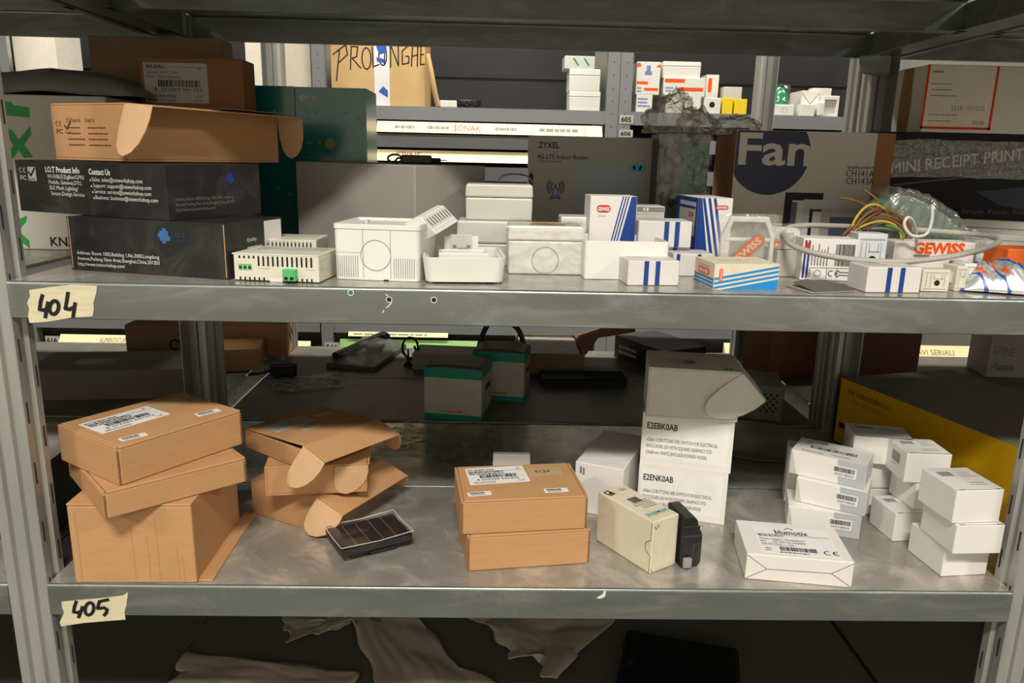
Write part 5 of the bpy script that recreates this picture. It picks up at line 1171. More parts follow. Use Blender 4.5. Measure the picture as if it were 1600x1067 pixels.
# right trio
C = G(1470, 902, Z5+.0003); zz = Z5+.0003
for i, (Cx, Rx, lb) in enumerate((((1470, 901), 1540, 'small white carton at the bottom of the right trio'), ((1488, 866), 1553, 'small white carton in the middle of the right trio'), ((1487, 818), 1552, 'small white carton with print on top of the right trio'))):
    c = G(*Cx, zz); p = corner(c, (6, 3, 5)[i], w=.064, d=.070, h=(.042, .040, .045)[i])
    small_box('module_carton', lb, 'box', p, MM, mc(i == 2), 'white module cartons', rot=(0, 0, R((6, 3, 5)[i]))); zz = p.top+.0006
# middle pile: three in front, four behind
zz = Z5+.0003; c = G(1394, 846, zz); fr = []
for i, (dx, dy, a, lb) in enumerate(((0, 0, 5, 'small white carton with print at the bottom of the middle front pile'), (.030, .012, 5, 'small white carton in the middle of the middle front pile'), (.010, .012, -3, 'small white carton with side label, top of the middle front pile'))):
    p = corner(Vector((c.x+dx, c.y+dy, zz)), a, w=(.058, .050, .062)[i], d=.060, h=(.043, .041, .044)[i])
    small_box('module_carton', lb, 'box', p, MM, mc(i != 1, i == 2), 'white module cartons', rot=(0, 0, R(a))); zz = p.top+.0006; fr.append(p)
zz = Z5+.0003; yb = fr[0].loc.y+fr[0].d/2+.018
c = V(1352, 800, yb)
for i, lb in enumerate(('white carton at the foot of the middle rear pile', 'white carton second from the foot of the middle rear pile', 'white carton with an open lid edge, top of the middle rear pile')):
    x0 = V((1352, 1353, 1322)[i], 780, yb).x
    hh = (.043, .043, .042)[i]
    p = corner(Vector((x0, yb+(.004 if i < 2 else .0), zz)), (-2, 0, -12)[i], w=(.07, .07, .082)[i], d=.058, h=hh)
    small_box('module_carton', lb, 'box', p, MM, mc(i == 2), 'white module cartons', rot=(0, 0, R((-2, 0, -12)[i]))); zz = p.top+.0006
a, b = V(1229, 712, .245), V(1252, 712, .245)
P0(None, 'module_carton', 'white carton peeping out behind the left trio', 'box', Pl(a.x+.041, .262, Z5+.0003, -14, .06, .03, V(1235, 702, .245).z-Z5), [WHITE], None)

# ------------------------------------------------------------------ green-lidded cartons and things at the back
def pan(name, label, p):
    o = thing(name, label, 'box', p.loc, p.rz); w, d, h = p.w, p.d, p.h
    m = MB(); m.cbox(w, d, h*.985)
    F = face(w, d, h, 'front'); m.rect(F, .0003, .0003, w-.0003, h*.11, 1); m.rect(F, .0003, h*.80, w-.0003, h*.983, 1); m.txt(F, w*.28, h*.15, 'www.', .0075, 2, width=w*.11); m.dashes(F, w*.40, h*.15, w*.36, .01, 1, 2, .004)
    F = face(w, d, h, 'right'); m.rect(F, .0003, .0003, d-.0003, h*.11, 1); m.rect(F, .0003, h*.80, d-.0003, h*.983, 1); m.poly(F, [(d*.33, h*.44), (d*.40, h*.44), (d*.42, h*.50), (d*.80, h*.50), (d*.84, h*.61), (d*.38, h*.61)], 3, .0003)
    m.build('body', [mat('ivory_card', '#bdb9ad', .5), TEALB, MATS['orange_ink'], INK, INK_W], o, bevel=.0012)
    m = MB(); m.grid(lambda u, v: ((u-.5)*w*.99, (v-.5)*d*.99, h*.986+.004*math.sin(PI*u)), 10, 6); m.build('lid', [DARKLID], o, solid=.0015)
    return o
p = fit(Z5+.0003, (663, 653), (752, 660), top=592, d=.10); p.h = H(G(663, 653, Z5), 572)-Z5
pan('green_lidded_carton', 'ivory carton with green bands and a dark lid, nearer of the pair', p)
pp_ = p
a = G(825, 632, Z5); q = Pl(a.x-.058, a.y+.045, Z5+.0003, -10, .115, .09, p.h*1.02)
q.loc.y = max(q.loc.y, p.loc.y+.125)
pan('green_lidded_carton', 'ivory carton with green bands and a dark lid, standing behind the nearer one', q)
a = G(645, 582, Z5); 
P0(None, 'carton', 'flat dusty white carton left of the rear green-banded carton', 'box', Pl(a.x+.075, a.y+.07, Z5+.0003, -6, .15, .10, .04), [mat('dusty_white_card', '#a9a498', .6)], bevel=.001)
# coiled antenna
an = thing('coiled_antenna', 'small black magnetic antenna with its cable coiled, beside the flat white carton', 'antenna', G(638, 572, Z5+.0003))
m = MB(); m.lathe([(.012, 0), (.011, .006), (.004, .012), (.0025, .03), (.002, .045)], n=16); m.build('foot', BLACK, an)
m = MB(); m.tube([(.004+.020*math.cos(t*.55)*(1-.1*math.sin(t)), .012+.006*math.sin(t*1.3), .045+.028*math.sin(t*.55)) for t in range(70)], .0014, n=5); m.build('coil', BLACK, an)
m = MB(); m.tube(smooth_path([(.0, .012, .018), (.012, .012, .012), (.02, .012, .03), (.014, .012, .05)]), [.003]*len(smooth_path([(.0, .012, .018), (.012, .012, .012), (.02, .012, .03), (.014, .012, .05)])), n=6); m.build('cable_tie', BLACK, an)
# blister pack with an antenna
Q = [G(*k, Z5) for k in ((510, 575), (585, 582), (635, 545), (570, 532))]
bl = thing('blister_pack', 'flat grey blister pack holding a black rod antenna', 'pack', (0, 0, 0))
m = MB(); m.add([(k.x, k.y, Z5+.0005) for k in Q]+[(k.x, k.y, Z5+.014) for k in Q], [(3, 2, 1, 0), (4, 5, 6, 7), (0, 1, 5, 4), (1, 2, 6, 5), (2, 3, 7, 6), (3, 0, 4, 7)]); m.build('card', [mat('slate_card', '#55554f', .4)], bl, bevel=.002)
m = MB(); a, b = Q[0]*.80+Q[3]*.1+Q[1]*.1, Q[3]*.6+Q[2]*.4; a.z = b.z = Z5+.024; m.tube(smooth_path([a, a*.6+b*.4, b, b+(Q[2]-Q[3])*.15]), .010, n=10); m.build('rod', [BLACK], bl)
m = MB(); c = (Q[0]+Q[1]+Q[2]*1.6+Q[3])/4.6; m.box(c.x-.02, c.x+.025, c.y-.015, c.y+.03, Z5+.014, Z5+.026); m.build('plug', [BLACK], bl, bevel=.003)
m = MB(); m.grid(lambda u, v: (lambda P_: (P_.x, P_.y, Z5+.030+.006*noise.noise(Vector((u*6, v*6, 2)))-.026*(1-min(1, 6*min(u, 1-u, v, 1-v)))))((Q[0]*(1-u)+Q[1]*u)*(1-v)+(Q[3]*(1-u)+Q[2]*u)*v), 24, 24); m.build('clear_cover', FILM, bl)
# open brown carton with white contents
oc = thing('open_carton', 'open shallow brown carton with a raised flap and white contents, behind the green-banded cartons', 'box', (0, 0, 0))
a, b = V(808, 590, .95), V(912, 590, .95); x0, x1 = a.x, b.x; zt = V(860, 553, .95).z
m = MB(); y0, y1 = .95, 1.16; t = .003
m.box(x0, x1, y0, y1, Z5+.0004, Z5+.0034); m.box(x0, x1, y0, y0+t, Z5+.0034, zt); m.box(x0, x1, y1-t, y1, Z5+.0034, zt); m.box(x0, x0+t, y0+t, y1-t, Z5+.0034, zt); m.box(x1-t, x1, y0+t, y1-t, Z5+.0034, zt); m.build('tray', [KRAFT_G, KRAFT_D], oc, bevel=.0008)
m = MB(); f1 = V(1012, 520, 1.0); m.add([(x1, y0, zt), (x1, y1, zt), (x1+.15, y1, zt+.052), (x1+.13, y0+.05, zt+.05), (x1+.03, y0, zt+.045)], [(0, 4, 3, 2, 1)]); m.build('flap', [BROWN], oc, solid=.003)
m = MB(); m.box(x0+.006, x1-.006, y0+.006, y1-.006, Z5+.004, zt-.006); m.build('filler', [mat('off_white_foam', '#bcb8ae', .6)], oc, bevel=.003)
m = MB(); m.grid(lambda u, v: (x0+.01+u*(x1-x0-.02), y0+.01+v*(y1-y0-.02), zt-.004+.010*abs(noise.noise(Vector((u*5, v*5, 2))))), 24, 20); m.build('plastic_film', [FILM], oc)
tag(MB().tube(smooth_path([(q.loc.x-.055, q.loc.y+.085, Z5+.0035), (q.loc.x-.05, q.loc.y+.075, Z5+.10), (q.loc.x-.02, q.loc.y+.075, q.top+.045), (q.loc.x+.03, q.loc.y+.076, q.top+.030), (q.loc.x+.05, q.loc.y+.074, q.top-.01), (q.loc.x+.045, q.loc.y+.074, Z5+.06), (q.loc.x+.045, q.loc.y+.076, Z5+.0065)], 8), .006, n=8).build('thick_cable', BLACK, None), 'thick black cable arching behind the rear green-banded carton', 'cable')
# flat black laptop-like device
a, b = G(832, 604, Z5), G(960, 596, Z5)
fl_ = thing('flat_device', 'flat matt black device lying in front of the open brown carton', 'device', ((a.x+b.x)/2+.02, a.y+.03, Z5+.0003), R(2))
w = b.x-a.x; m = MB(); m.box(-w/2, w/2, -.035, .035, 0, .016); m.build('base', [BLACK], fl_, bevel=.002)
m = MB(); m.box(-w/2, w/2, -.035, .035, .0165, .022); m.build('cover', [BLACK_M], fl_, bevel=.002)
# black handset carton behind the white stack
a = G(975, 585, Z5)
def ph(m, w, d, h): m.dashes(face(w, d, h, 'left'), d*.1, h*.5, d*.5, .014, 2, 1, .008)
P0(ph, 'carton', 'dark printed carton lying behind the open white mailer', 'box', Pl(a.x+.11, a.y+.12, Z5+.0003, 28, .14, .20, .06), [mat('dark_print_card', '#3a3833', .5), INK_W], bevel=.001)
# round dish and grille device right of the white stack
dish = [(.001, 0), (.085, 0), (.105, .010), (.108, .012), (.106, .0125), (.084, .002), (.001, .002)]
g = G(1190, 690, Z5); g.x += -.02
tag(MB().lathe(dish, n=48).build('plastic_dish', film('smoky_film', '#cfcec6', gloss=.10, crinkle=.05, scale=10, haze=.25), None, (g.x, g.y-.02, Z5+.0004)), 'shallow clear plastic dish lying right of the white stack', 'dish')
a = V(1175, 640, .60)
gv = thing('grille_device', 'grey device with a perforated speaker grille near the right rear post', 'device', (.50, .70, Z5+.0003), R(-14))
m = MB(); m.box(-.07, .05, -.06, .06, 0, .075); F = face(.12, .12, .075, 'front') @ T(-.01, 0)
m.v = m.v
for i in range(6):
    for j in range(6):
        if (i+j) % 2 == 0: m.rect(F, .075+i*.006, .02+j*.007, .079+i*.006, .025+j*.007, 1)
m.build('housing', [mat('mid_grey_plastic', '#77766f', .5), DARK], gv, bevel=.004)
# brown carton tower further back at right, and one behind the post
a, b = V(1187, 585, .98), V(1240, 585, .98)
P0(None, 'carton', 'brown carton standing far back left of the right rear post', 'box', Pl(a.x+.075, 1.04, Z5+.0003, 12, .15, .12, .20), [BROWN], bevel=.0015)
a, b = V(1336, 585, .80), V(1405, 585, .80)
P0(None, 'carton', 'dark brown carton behind the right rear post above the yellow carton', 'box', Pl((a.x+b.x)/2+.02, .86, Z5+.0003, 0, b.x-a.x+.04, .12, .22), [mat('dark_brown_carton', '#5b3426', .7)], bevel=.0015)
# white frame lying behind the middle mailers
a, b = V(768, 729, .26), V(830, 729, .26)
wf_ = thing('mounting_frame', 'dull white mounting frame behind the middle mailers', 'frame', ((a.x+b.x)/2, .262, Z5+.0003))
w = b.x-a.x; h = V(800, 709, .26).z-Z5
m = MB(); F = frame((0, 0, 0), (1, 0, 0), (0, 0, 1)); m.ring([(-w/2, 0), (w/2, 0), (w*.46, h), (-w*.46, h)], [(-w*.40, h*.2), (w*.40, h*.2), (w*.38, h*.7), (-w*.38, h*.7)], -.006, .006, 0, F); m.build('ring', [PLASTIC_G], wf_, bevel=.001)
for s in (-1, 1): m = MB(); m.box(s*w*.27-.006, s*w*.27+.006, -.005, .005, h*.55, h*.86); m.build('lug', [PLASTIC_G], wf_, bevel=.001)
# clear film and scraps
a, b = G(700, 690, Z5), G(590, 715, Z5)
def sheet(w, d, hgt, seed, n=(40, 30)):
    return lambda u, v: ((u-.5)*w*(1+.15*noise.noise(Vector((v*3, seed, 0)))), (v-.5)*d*(1+.2*noise.noise(Vector((u*3, seed, 5)))), .0015+hgt*abs(noise.noise(Vector((u*7, v*6, seed))))+hgt*.5*abs(noise.noise(Vector((u*19, v*15, seed)))))
tag(MB().grid(sheet(.17, .15, .018, 3), 44, 36).build('clear_wrapper', FILM, None, (a.x-.035, a.y, Z5+.0006), R(-18)), 'crumpled clear plastic wrapper beside the second brown stack', 'wrapper')
tag(MB().grid(sheet(.16, .12, .012, 8), 40, 30).build('clear_wrapper', FILM, None, (G(480, 600, Z5).x, G(480, 600, Z5).y, Z5+.0006), R(20)), 'clear plastic wrapper lying near the blister pack', 'wrapper')
tag(MB().grid(sheet(.12, .11, .016, 15), 36, 30).build('clear_wrapper', FILM, None, (G(655, 690, Z5).x+.10, G(655, 700, Z5).y, Z5+.0006), R(10)), 'clear plastic wrapper in front of the nearer green-banded carton', 'wrapper')
# thin white sheet edge by the adapter, and the adapter
a, b = G(366, 632, Z5), G(418, 584, Z5)
tag(MB().tube([(a.x, a.y, Z5+.0022), ((a.x+b.x)/2, (a.y+b.y)/2+.004, Z5+.004), (b.x, b.y, Z5+.0022)], .0016, n=6).build('white_cord', PLASTIC, None), 'short white cord lying below the black adapter', 'cord')
ad2 = thing('power_adapter', 'black power adapter on the rear shelf right of the left rear post', 'adapter', (G(437, 590, Z5).x, G(437, 590, Z5).y+.02, Z5+.0003), R(12))
m = MB(); m.box(-.025, .035, -.02, .02, 0, .032); m.build('body', BLACK, ad2, bevel=.005, seg=3)
m = MB(); m.tube(smooth_path([(-.026, 0, .012), (-.05, -.005, .008), (-.075, .005, .004)]), .004, n=8); m.build('lead', BLACK, ad2)
# crushed cartons behind the left rear post
def rc_marks(m, w, d, h):
    F = face(w, d, h, 'right'); m.stroke(F, [(d*.2, h*.2), (d*.3, h*.7), (d*.5, h*.3), (d*.4, h*.9), (d*.7, h*.5)], .006, 1)
a, b = G(352, 592, Z5), G(425, 560, Z5)
P0(rc_marks, 'carton', 'crushed brown carton behind the left rear post, lower of two', 'box', Pl(-.715, 1.0, Z5+.0003, 12, .16, .12, .055), [KRAFT, INK], bevel=.002)
a, b = V(340, 548, 1.1), V(440, 548, 1.1)
P0(rc_marks, 'carton', 'brown carton wrapped in clear film behind the crushed one', 'box', Pl(-.70, 1.142, Z5+.0003, 4, .20, .10, .085), [KRAFT, INK], bevel=.002)
def rcy(m, w, d, h):
    F = face(w, d, h, 'front'); m.hoop(F, w*.72, h*.45, .010, .004, 1, .0003, 18, 20, 300); m.poly(F, [(w*.72+.008, h*.45+.004), (w*.72+.018, h*.45+.006), (w*.72+.012, h*.45+.014)], 1)
P0(rcy, 'carton', 'brown carton with a black recycling mark seen over the long dark carton', 'box', Pl(-.90, 1.10, Z5+.0003, 0, .17, .12, .09), [KRAFT_G, INK], bevel=.002)
# long dark carton in the left neighbouring bay, rear
p = fit(Z5+.0003, (40, 627), (290, 622), top=580, d=.16)
P0(lambda m, w, d, h: m.rect(face(w, d, h, 'top'), w*.25, d*.3, w*.5, d*.6, 1), 'carton', 'long dull grey-brown carton lying behind the left post', 'box', p, [mat('dull_taupe_card', '#6b6459', .6), mat('dull_tape', '#5d574c', .4)], bevel=.0015)
# black carton next to the left post
pk = corner(Vector((-.655-.22, .10, Z5+.0003)), 4, w=.22, d=.16, h=.105)
def orus(m, w, d, h):
    F = face(w, d, h, 'front'); m.txt(F, w*.80, h*.52, 'orus', .022, 1, width=w*.15); m.hoop(F, w*.87, h*.66, .018, .0008, 1, .0003, 16, 40, 140)
    m.stroke(F, [(w*.85, h*.2), (w*.92, h*.26)], .003, 1)
    F = face(w, d, h, 'top'); m.rect(F, .002, .002, w-.002, d-.002, 2)
    F = face(w, d, h, 'front'); m.poly(F, [(0, h-.0003), (w-.0003, h-.0003), (w-.0003, h*.90), (w*.97, h*.93), (w*.94, h*.82), (w*.9, h*.88), (w*.8, h*.84), (0, h*.9)][::-1], 2)
P0(orus, 'carton', 'black carton with a torn white top behind the front left post', 'box', pk, [BLACKCARD, INK_G, mat('torn_white', '#a5a29a', .7)], bevel=.001)
# yellow door-phone carton in the right neighbouring bay
P0_ = G(1573, 826, Z5); hy = H(P0_, 701)-Z5; P1_ = G(1315, 590, Z5+hy)
v = Vector((P0_.x-P1_.x, P0_.y-P1_.y, 0)); l = v.length; vn = v/l
angy = math.degrees(math.atan2(vn.y, vn.x)); n_ = Vector((-vn.y, vn.x, 0))
print('YEL', P0_, P1_, hy, angy, l)
L_ = l+.10; D_y = .26
s0 = Vector((P1_.x, P1_.y, Z5+.0003)); c = s0+vn*L_/2+n_*D_y/2
PY = Pl(c.x, c.y, Z5+.0003, angy, L_, D_y, hy)
def yel(m, w, d, h):
    F = face(w, d, h, 'front'); m.rect(F, .0005, .0005, w-.0005, h-.0005, 1, .0001)
    m.txt(F, w*.05, h*.80, 'Kit Videocitofonico', .017, 2, width=w*.21); m.txt(F, w*.06, h*.68, 'Video door entry kit', .014, 3, width=w*.20); m.rect(F, w*.02, h*.24, w*.045, h*.33, 2, .0003); m.hoop(F, w*.056, h*.28, h*.03, h*.012, 2); m.dashes(F, w*.07, h*.25, w*.08, .01, 1, 2, h*.07)
    F = face(w, d, h, 'top'); m.rect(F, w*.80, d*.10, w*.92, d*.14, 4); m.dashes(F, w*.12, d*.06, w*.3, .02, 1, 4, .004)
P0(yel, 'door_phone_carton', 'large yellow carton with a grey top behind the white module cartons', 'box', PY, [mat('warm_grey_card', '#8b867c', .55), YELLOW, INK, mat('amber_print2', '#a87d00', .5), DARKLID], bevel=.001)
# white carton with handwriting at far right
a, b = V(1550, 577, 1.0), V(1640, 577, 1.0)
def spn(m, w, d, h):
    F = face(w, d, h, 'front'); m.txt(F, w*.06, h*.55, 'SPINE', h*.30, 1, width=w*.5, rot=-6); m.txt(F, w*.06, h*.18, 'A', h*.28, 1, rot=-8); m.dashes(F, w*.24, h*.16, w*.5, .01, 1, 1, h*.14)
P0(spn, 'carton', 'small white carton with handwriting at the right edge under shelf 404', 'box', Pl(a.x+.05, 1.05, Z5+.0003, -6, .11, .10, V(1550, 524, 1.0).z-Z5), [mat('dusty_white_card', '#a9a498'), INK_G], bevel=.001)
# ------------------------------------------------------------------ on the floor below
PP_ = mat('packing_paper', '#cbc1ae', .85, 0, .06, 8, .25, 30, spec=.15)
def paper(name, label, pts, seed, lift):
    P_ = [G(*q, 0) for q in pts]; m = MB(); A, B, Cc, Dd = P_
    def fn(u, v):
        q = (A*(1-u)+B*u)*(1-v)+(Dd*(1-u)+Cc*u)*v; e = .03*noise.noise(Vector((u*3, v*3, seed)))*(1 if min(u, 1-u, v, 1-v) < .05 else .2)
        return (q.x+e, q.y+e, .003+lift*.35*abs(noise.noise(Vector((u*1.7, v*1.7, seed))))+.0035*abs(noise.noise(Vector((u*6, v*5, seed)))))
    m.grid(fn, 36, 30); tag(m.build(name, PP_, None, solid=.0008), label, 'paper')
paper('packing_paper', 'sheet of dull packing paper on the floor at bottom left', ((235, 1110), (565, 1105), (550, 1050), (292, 1022)), 2, .03)
paper('packing_paper', 'crumpled packing paper on the floor below the taped lip, centre', ((610, 1125), (790, 1110), (640, 955), (540, 965)), 5, .06)
paper('packing_paper', 'packing paper leaning behind the centre sheet on the floor', ((800, 1020), (870, 1070), (960, 968), (720, 955)), 9, .05)
paper('packing_paper', 'torn scrap of packing paper on the floor left of the centre sheet', ((450, 1005), (530, 985), (570, 962), (440, 960)), 12, .03)
a, b, c = G(975, 1007, 0), G(1152, 1038, 0), G(958, 1064, 0)
u_ = b-a; u_.z = 0
lp = thing('black_case', 'flat black case lying on the floor under shelf 405', 'case', ((a.x+b.x)/2-.02, (a.y+b.y)/2-.075, .0005), math.atan2(u_.y, u_.x))
m = MB(); w = u_.length; m.box(-w/2, w/2, -.09, .09, 0, .022); m.build('body', [mat('black_satin', '#0d0d10', .35)], lp, bevel=.004)
m = MB(); m.box(-w/2+.005, w/2-.005, -.085, .085, .0225, .027); F = T(0, 0, .0272); m.rect(F, -w*.44, -.02, -w*.38, 0, 1, .0001); m.build('lid', [MATS['black_satin'], mat('dim_badge', '#3a3a40', .5)], lp, bevel=.002)
tag(MB().cbox(.16, .16, .22).build('crate', [mat('deep_blue_plastic', '#143a8c', .4)], None, (G(1565, 1000, 0).x+.05, .34, .0005), bevel=.006), 'deep blue crate on the floor behind the right post', 'crate')
# ------------------------------------------------------------------ the row across the rear aisle
FY0 = 2.4
def X(px, py=150): return V(px, py, FY0).x
def Zf(py, px=800): return V(px, py, FY0).z
zA, zAl = Zf(170), Zf(191); zB = Zf(213); zC = Zf(262); zD = Zf(500); zDl = Zf(524)
CHAR = mat('charcoal_back_panel', '#191a1c', .6, .1, .1, 5)
def farunit(label, x0, x1, levels, right=True):
    u = thing('shelving_unit', label, 'shelving')
    for z, lip in levels:
        m = MB(); x1_ = x1 if right else x1+.045; m.box(x0+.05, x1_-.05, FY0, FY0+.45, z-.003, z); m.box(x0+.05, x1_-.05, FY0, FY0+.002, z-lip, z-.003)
        m.box(x0+.05, x1_-.05, FY0+.002, FY0+.014, z-lip, z-lip+.003); m.build('shelf_panel', [STEEL_FAR], u)
    for x in ((x0, x1-.05) if right else (x0,)):
        m = MB(); m.box(x, x+.05, FY0-.003, FY0+.04, 0, 1.95); F = frame((x, FY0-.0032, 0), (1, 0, 0), (0, 0, 1))
        for k in range(14): m.disc(F, .025, .9+k*.05, .0025, 1, .0002, 8)
        m.build('post', [STEEL_FAR, DARK], u)
    m = MB(); m.box(x0+.05, x1-.05, FY0+.45, FY0+.453, .1, 1.95)
    for k in range(10): m.box(x0+.05, x1-.05, FY0+.443, FY0+.45, .2+k*.17, .206+k*.17)
    m.build('back_panel', [CHAR], u)
    return u
XA, XB = X(489), X(967)
lev = ((zA, zA-zAl), (zB, zB-Zf(234)), (zC, zC-Zf(284)), (zD, zD-zDl))
uL = farunit('far shelving unit at left with a white carton and the tag under shelf 404', XA-1.27, XA-.002, lev, False)
uM = farunit('far shelving unit across the aisle with writing on pale label strips', XA, XB, lev)
uR = farunit('far shelving unit at right holding the green beacon and white boxes', XB+.002, XB+1.18, lev)
uF = farunit('far shelving unit at the left edge behind the green-lettered carton', XA-2.5, XA-1.274, lev)
def strip(u, px0, px1, py0, py1, writing=(), m_=STRIP, pitch=None, y=FY0):
    a, b = V(px0, (py0+py1)/2, y), V(px1, (py0+py1)/2, y); z1, z0 = V((px0+px1)/2, py0, y).z, V((px0+px1)/2, py1, y).z
    k_ = (z1-z0)*.8; m = MB(); m.add([(x_, yy_, zz_) for x_ in (a.x, b.x) for yy_, zz_ in ((y-.002-k_, z0), (y-.002, z1), (y-.001, z1), (y-.001, z0))], [(0, 4, 5, 1), (1, 5, 6, 2), (2, 6, 7, 3), (3, 7, 4, 0), (0, 1, 2, 3), (7, 6, 5, 4)]); F = frame((a.x, y-.0024-k_, z0+.0003), (1, 0, 0), (0, k_, z1-z0)); w, h = b.x-a.x, math.hypot(k_, z1-z0)
    for (t, f0, f1, mi, s) in writing:
        if t: m.txt(F, w*f0, h*.22, t, h*s, mi, width=w*(f1-f0))
        else: m.dashes(F, w*f0, h*.35, w*(f1-f0), .02, 1, mi, h*.28, int(f0*100))
    if pitch:
        k = pitch
        while k < 1: m.rect(F, w*k, 0, w*k+.004, h, 3, .0002); k += pitch
    m.build('label_strip', [m_, INK_G, MATS['red_ink'], KRAFT_L], u)
strip(uM, 590, 940, 193, 210, ((None, .08, .20, 1, 0), (None, .22, .32, 1, 0), ('SONAK', .34, .46, 2, .8), (None, .52, .62, 1, 0), (None, .72, .98, 1, 0)), pitch=.115)
strip(uM, 590, 828, 236, 253, (('SPINE', .13, .29, 2, .85),))
strip(uM, 532, 755, 531, 548, (), m_=mat('green_yellow_strip', '#7fae5a', .5, 0, .5, 2.2))
strip(uL, 96, 246, 523, 536, (('ALIMENTATORI', .42, .70, 1, .7), (None, .75, .98, 1, 0)))
strip(uM, 545, 700, 519, 525, ((None, .05, .9, 1, 0),))
strip(uR, 1400, 1556, 540, 556, (('CAVI SERIALI', .13, .55, 1, .62),))
strip(uR, 1130, 1200, 536, 552, (('626', .4, .9, 1, .7),))
strip(uL, 400, 486, 532, 547, (), m_=STRIP_G)
def ftag(u, px0, py0, px1, py1, t, y=FY0-.0035):
    a, b = V(px0, py1, y), V(px1, py0, y); m = MB(); m.box(a.x, b.x, y-.0015, y-.0002, a.z, b.z); F = frame((a.x, y-.0016, a.z), (1, 0, 0), (0, 0, 1)); w, h = b.x-a.x, b.z-a.z
    m.txt(F, w*.1, h*.2, t, h*.8, 1, width=w*.75, bold=.03); m.build('tape_label', [PAPER_D, INK], u)
ftag(uR, 968, 180, 990, 193, '605'); ftag(uR, 967, 203, 989, 214, '606'); ftag(uM, 508, 535, 530, 549, '544'); ftag(uL, 72, 525, 92, 537, '616')
def fbox(name, label, cat, px0, px1, py0, py1, d=.15, y=FY0+.012, mats=None, fn=None, group=None, bevel=.002, base=None):
    a, b = V(px0, py1, y), V(px1, py0, y); z0 = base if base is not None else a.z
    p = Pl((a.x+b.x)/2, y+d/2, z0, 0, b.x-a.x, d, b.z-z0); return P0(fn, name, label, cat, p, mats or [WHITE], group, bevel), p
def prol(m, w, d, h):
    F = face(w, d, h, 'front')
    pen = lambda s: [(w*(x/145.), h*(1-y/88.)) for x, y in s]
    for s in ([(8, 58), (14, 20), (4, 26)], [(10, 22), (24, 14), (26, 26), (12, 36)], [(30, 44), (32, 16)], [(32, 16), (42, 16), (40, 28), (33, 30), (46, 42)], ell(55, 30, 7, 13), [(64, 16), (65, 40), (74, 37)],
              [(84, 14), (82, 38)], ell(80, 26, 6, 12), [(92, 40), (92, 12), (104, 38), (104, 10)], [(118, 14), (110, 20), (110, 36), (120, 34), (120, 26), (115, 26)], [(124, 38), (126, 12)], [(125, 26), (134, 24)], [(134, 12), (133, 38)], [(146-7, 12), (138, 36), (144, 35)], [(138, 24), (143, 23)]):
        m.stroke(F, pen(s), .005, 1)
    m.rect(F, w*.46, 0, w*.62, h, 2, .0002); m.poly(F, [(w*.48, h*.95), (w*.58, h*.92), (w*.60, h*.75), (w*.52, h*.72), (w*.49, h*.8)][::-1], 3, .0005); m.poly(F, [(w*.485, h*.68), (w*.56, h*.66), (w*.57, h*.60), (w*.49, h*.62)][::-1], 3, .0005); m.poly(F, [(w*.5, h*.2), (w*.6, h*.12), (w*.6, h*.22), (w*.55, h*.28)], 3, .0005)
fbox('carton', 'pale carton with PROLUNGHE handwritten on it across the rear aisle', 'box', 519, 664, 55, 169, .28, FY0+.03, [KRAFT_L, INK, mat('clear_tape_white', '#dfe0e4', .35), mat('tape_blue', '#2a55b5', .5)], prol, base=zA+.0004)
o = thing('cord_heap', 'black cord heap with a white plug on the far shelf right of the PROLUNGHE carton', 'cord', (X(725), FY0+.06, zA+.0004))
m = MB(); m.tube([(.06*math.cos(t*.7)*(1+.2*math.sin(t*2.1)), .03*math.sin(t*.7), .010+.02*abs(math.sin(t*.9))) for t in range(60)], .006, n=6); m.build('cord', BLACK, o)
m = MB(); m.box(-.10, -.03, -.035, .0, 0, .028); m.build('plug', PLASTIC, o, bevel=.004)
tag(MB().tube([(X(668), FY0+.01, Zf(88)), (X(674), FY0-.004, Zf(115)), (X(679), FY0+.004, Zf(145)), (X(684), FY0+.02, zA+.006)], .010, n=8).build('cardboard_tube', KRAFT_L, None), 'thin rolled cardboard leaning beside the PROLUNGHE carton', 'tube')
# white junction boxes stacked left of the double post
for i, (y0, y1, lb) in enumerate(((143, 175, 'white lidded box at the foot of the stack left of the double far post'), (108, 142, 'white lidded box upper of the stack left of the double far post'))):
    a, b = V(889, y1, FY0+.02), V(939, y0, FY0+.02); junction('lidded_box', lb, (a.x+b.x)/2, FY0+.09, (zA+.0004 if i == 0 else a.z), b.x-a.x, .13, b.z-(zA+.0006 if i == 0 else a.z+.0006), .28, PLASTIC)
fbox('bagged_box', 'clear-wrapped white bag of parts on top of the lidded boxes', 'bag', 882, 930, 88, 107.3, .12, FY0+.03, [mat('frosted_bag', '#c9ccc8', .3), GREEN], lambda m, w, d, h: (m.stroke(face(w, d, h, 'front'), [(w*.3, h*.8), (w*.45, h*.3)], .006, 1), m.stroke(face(w, d, h, 'front'), [(w*.65, h*.8), (w*.8, h*.3)], .006, 1)))
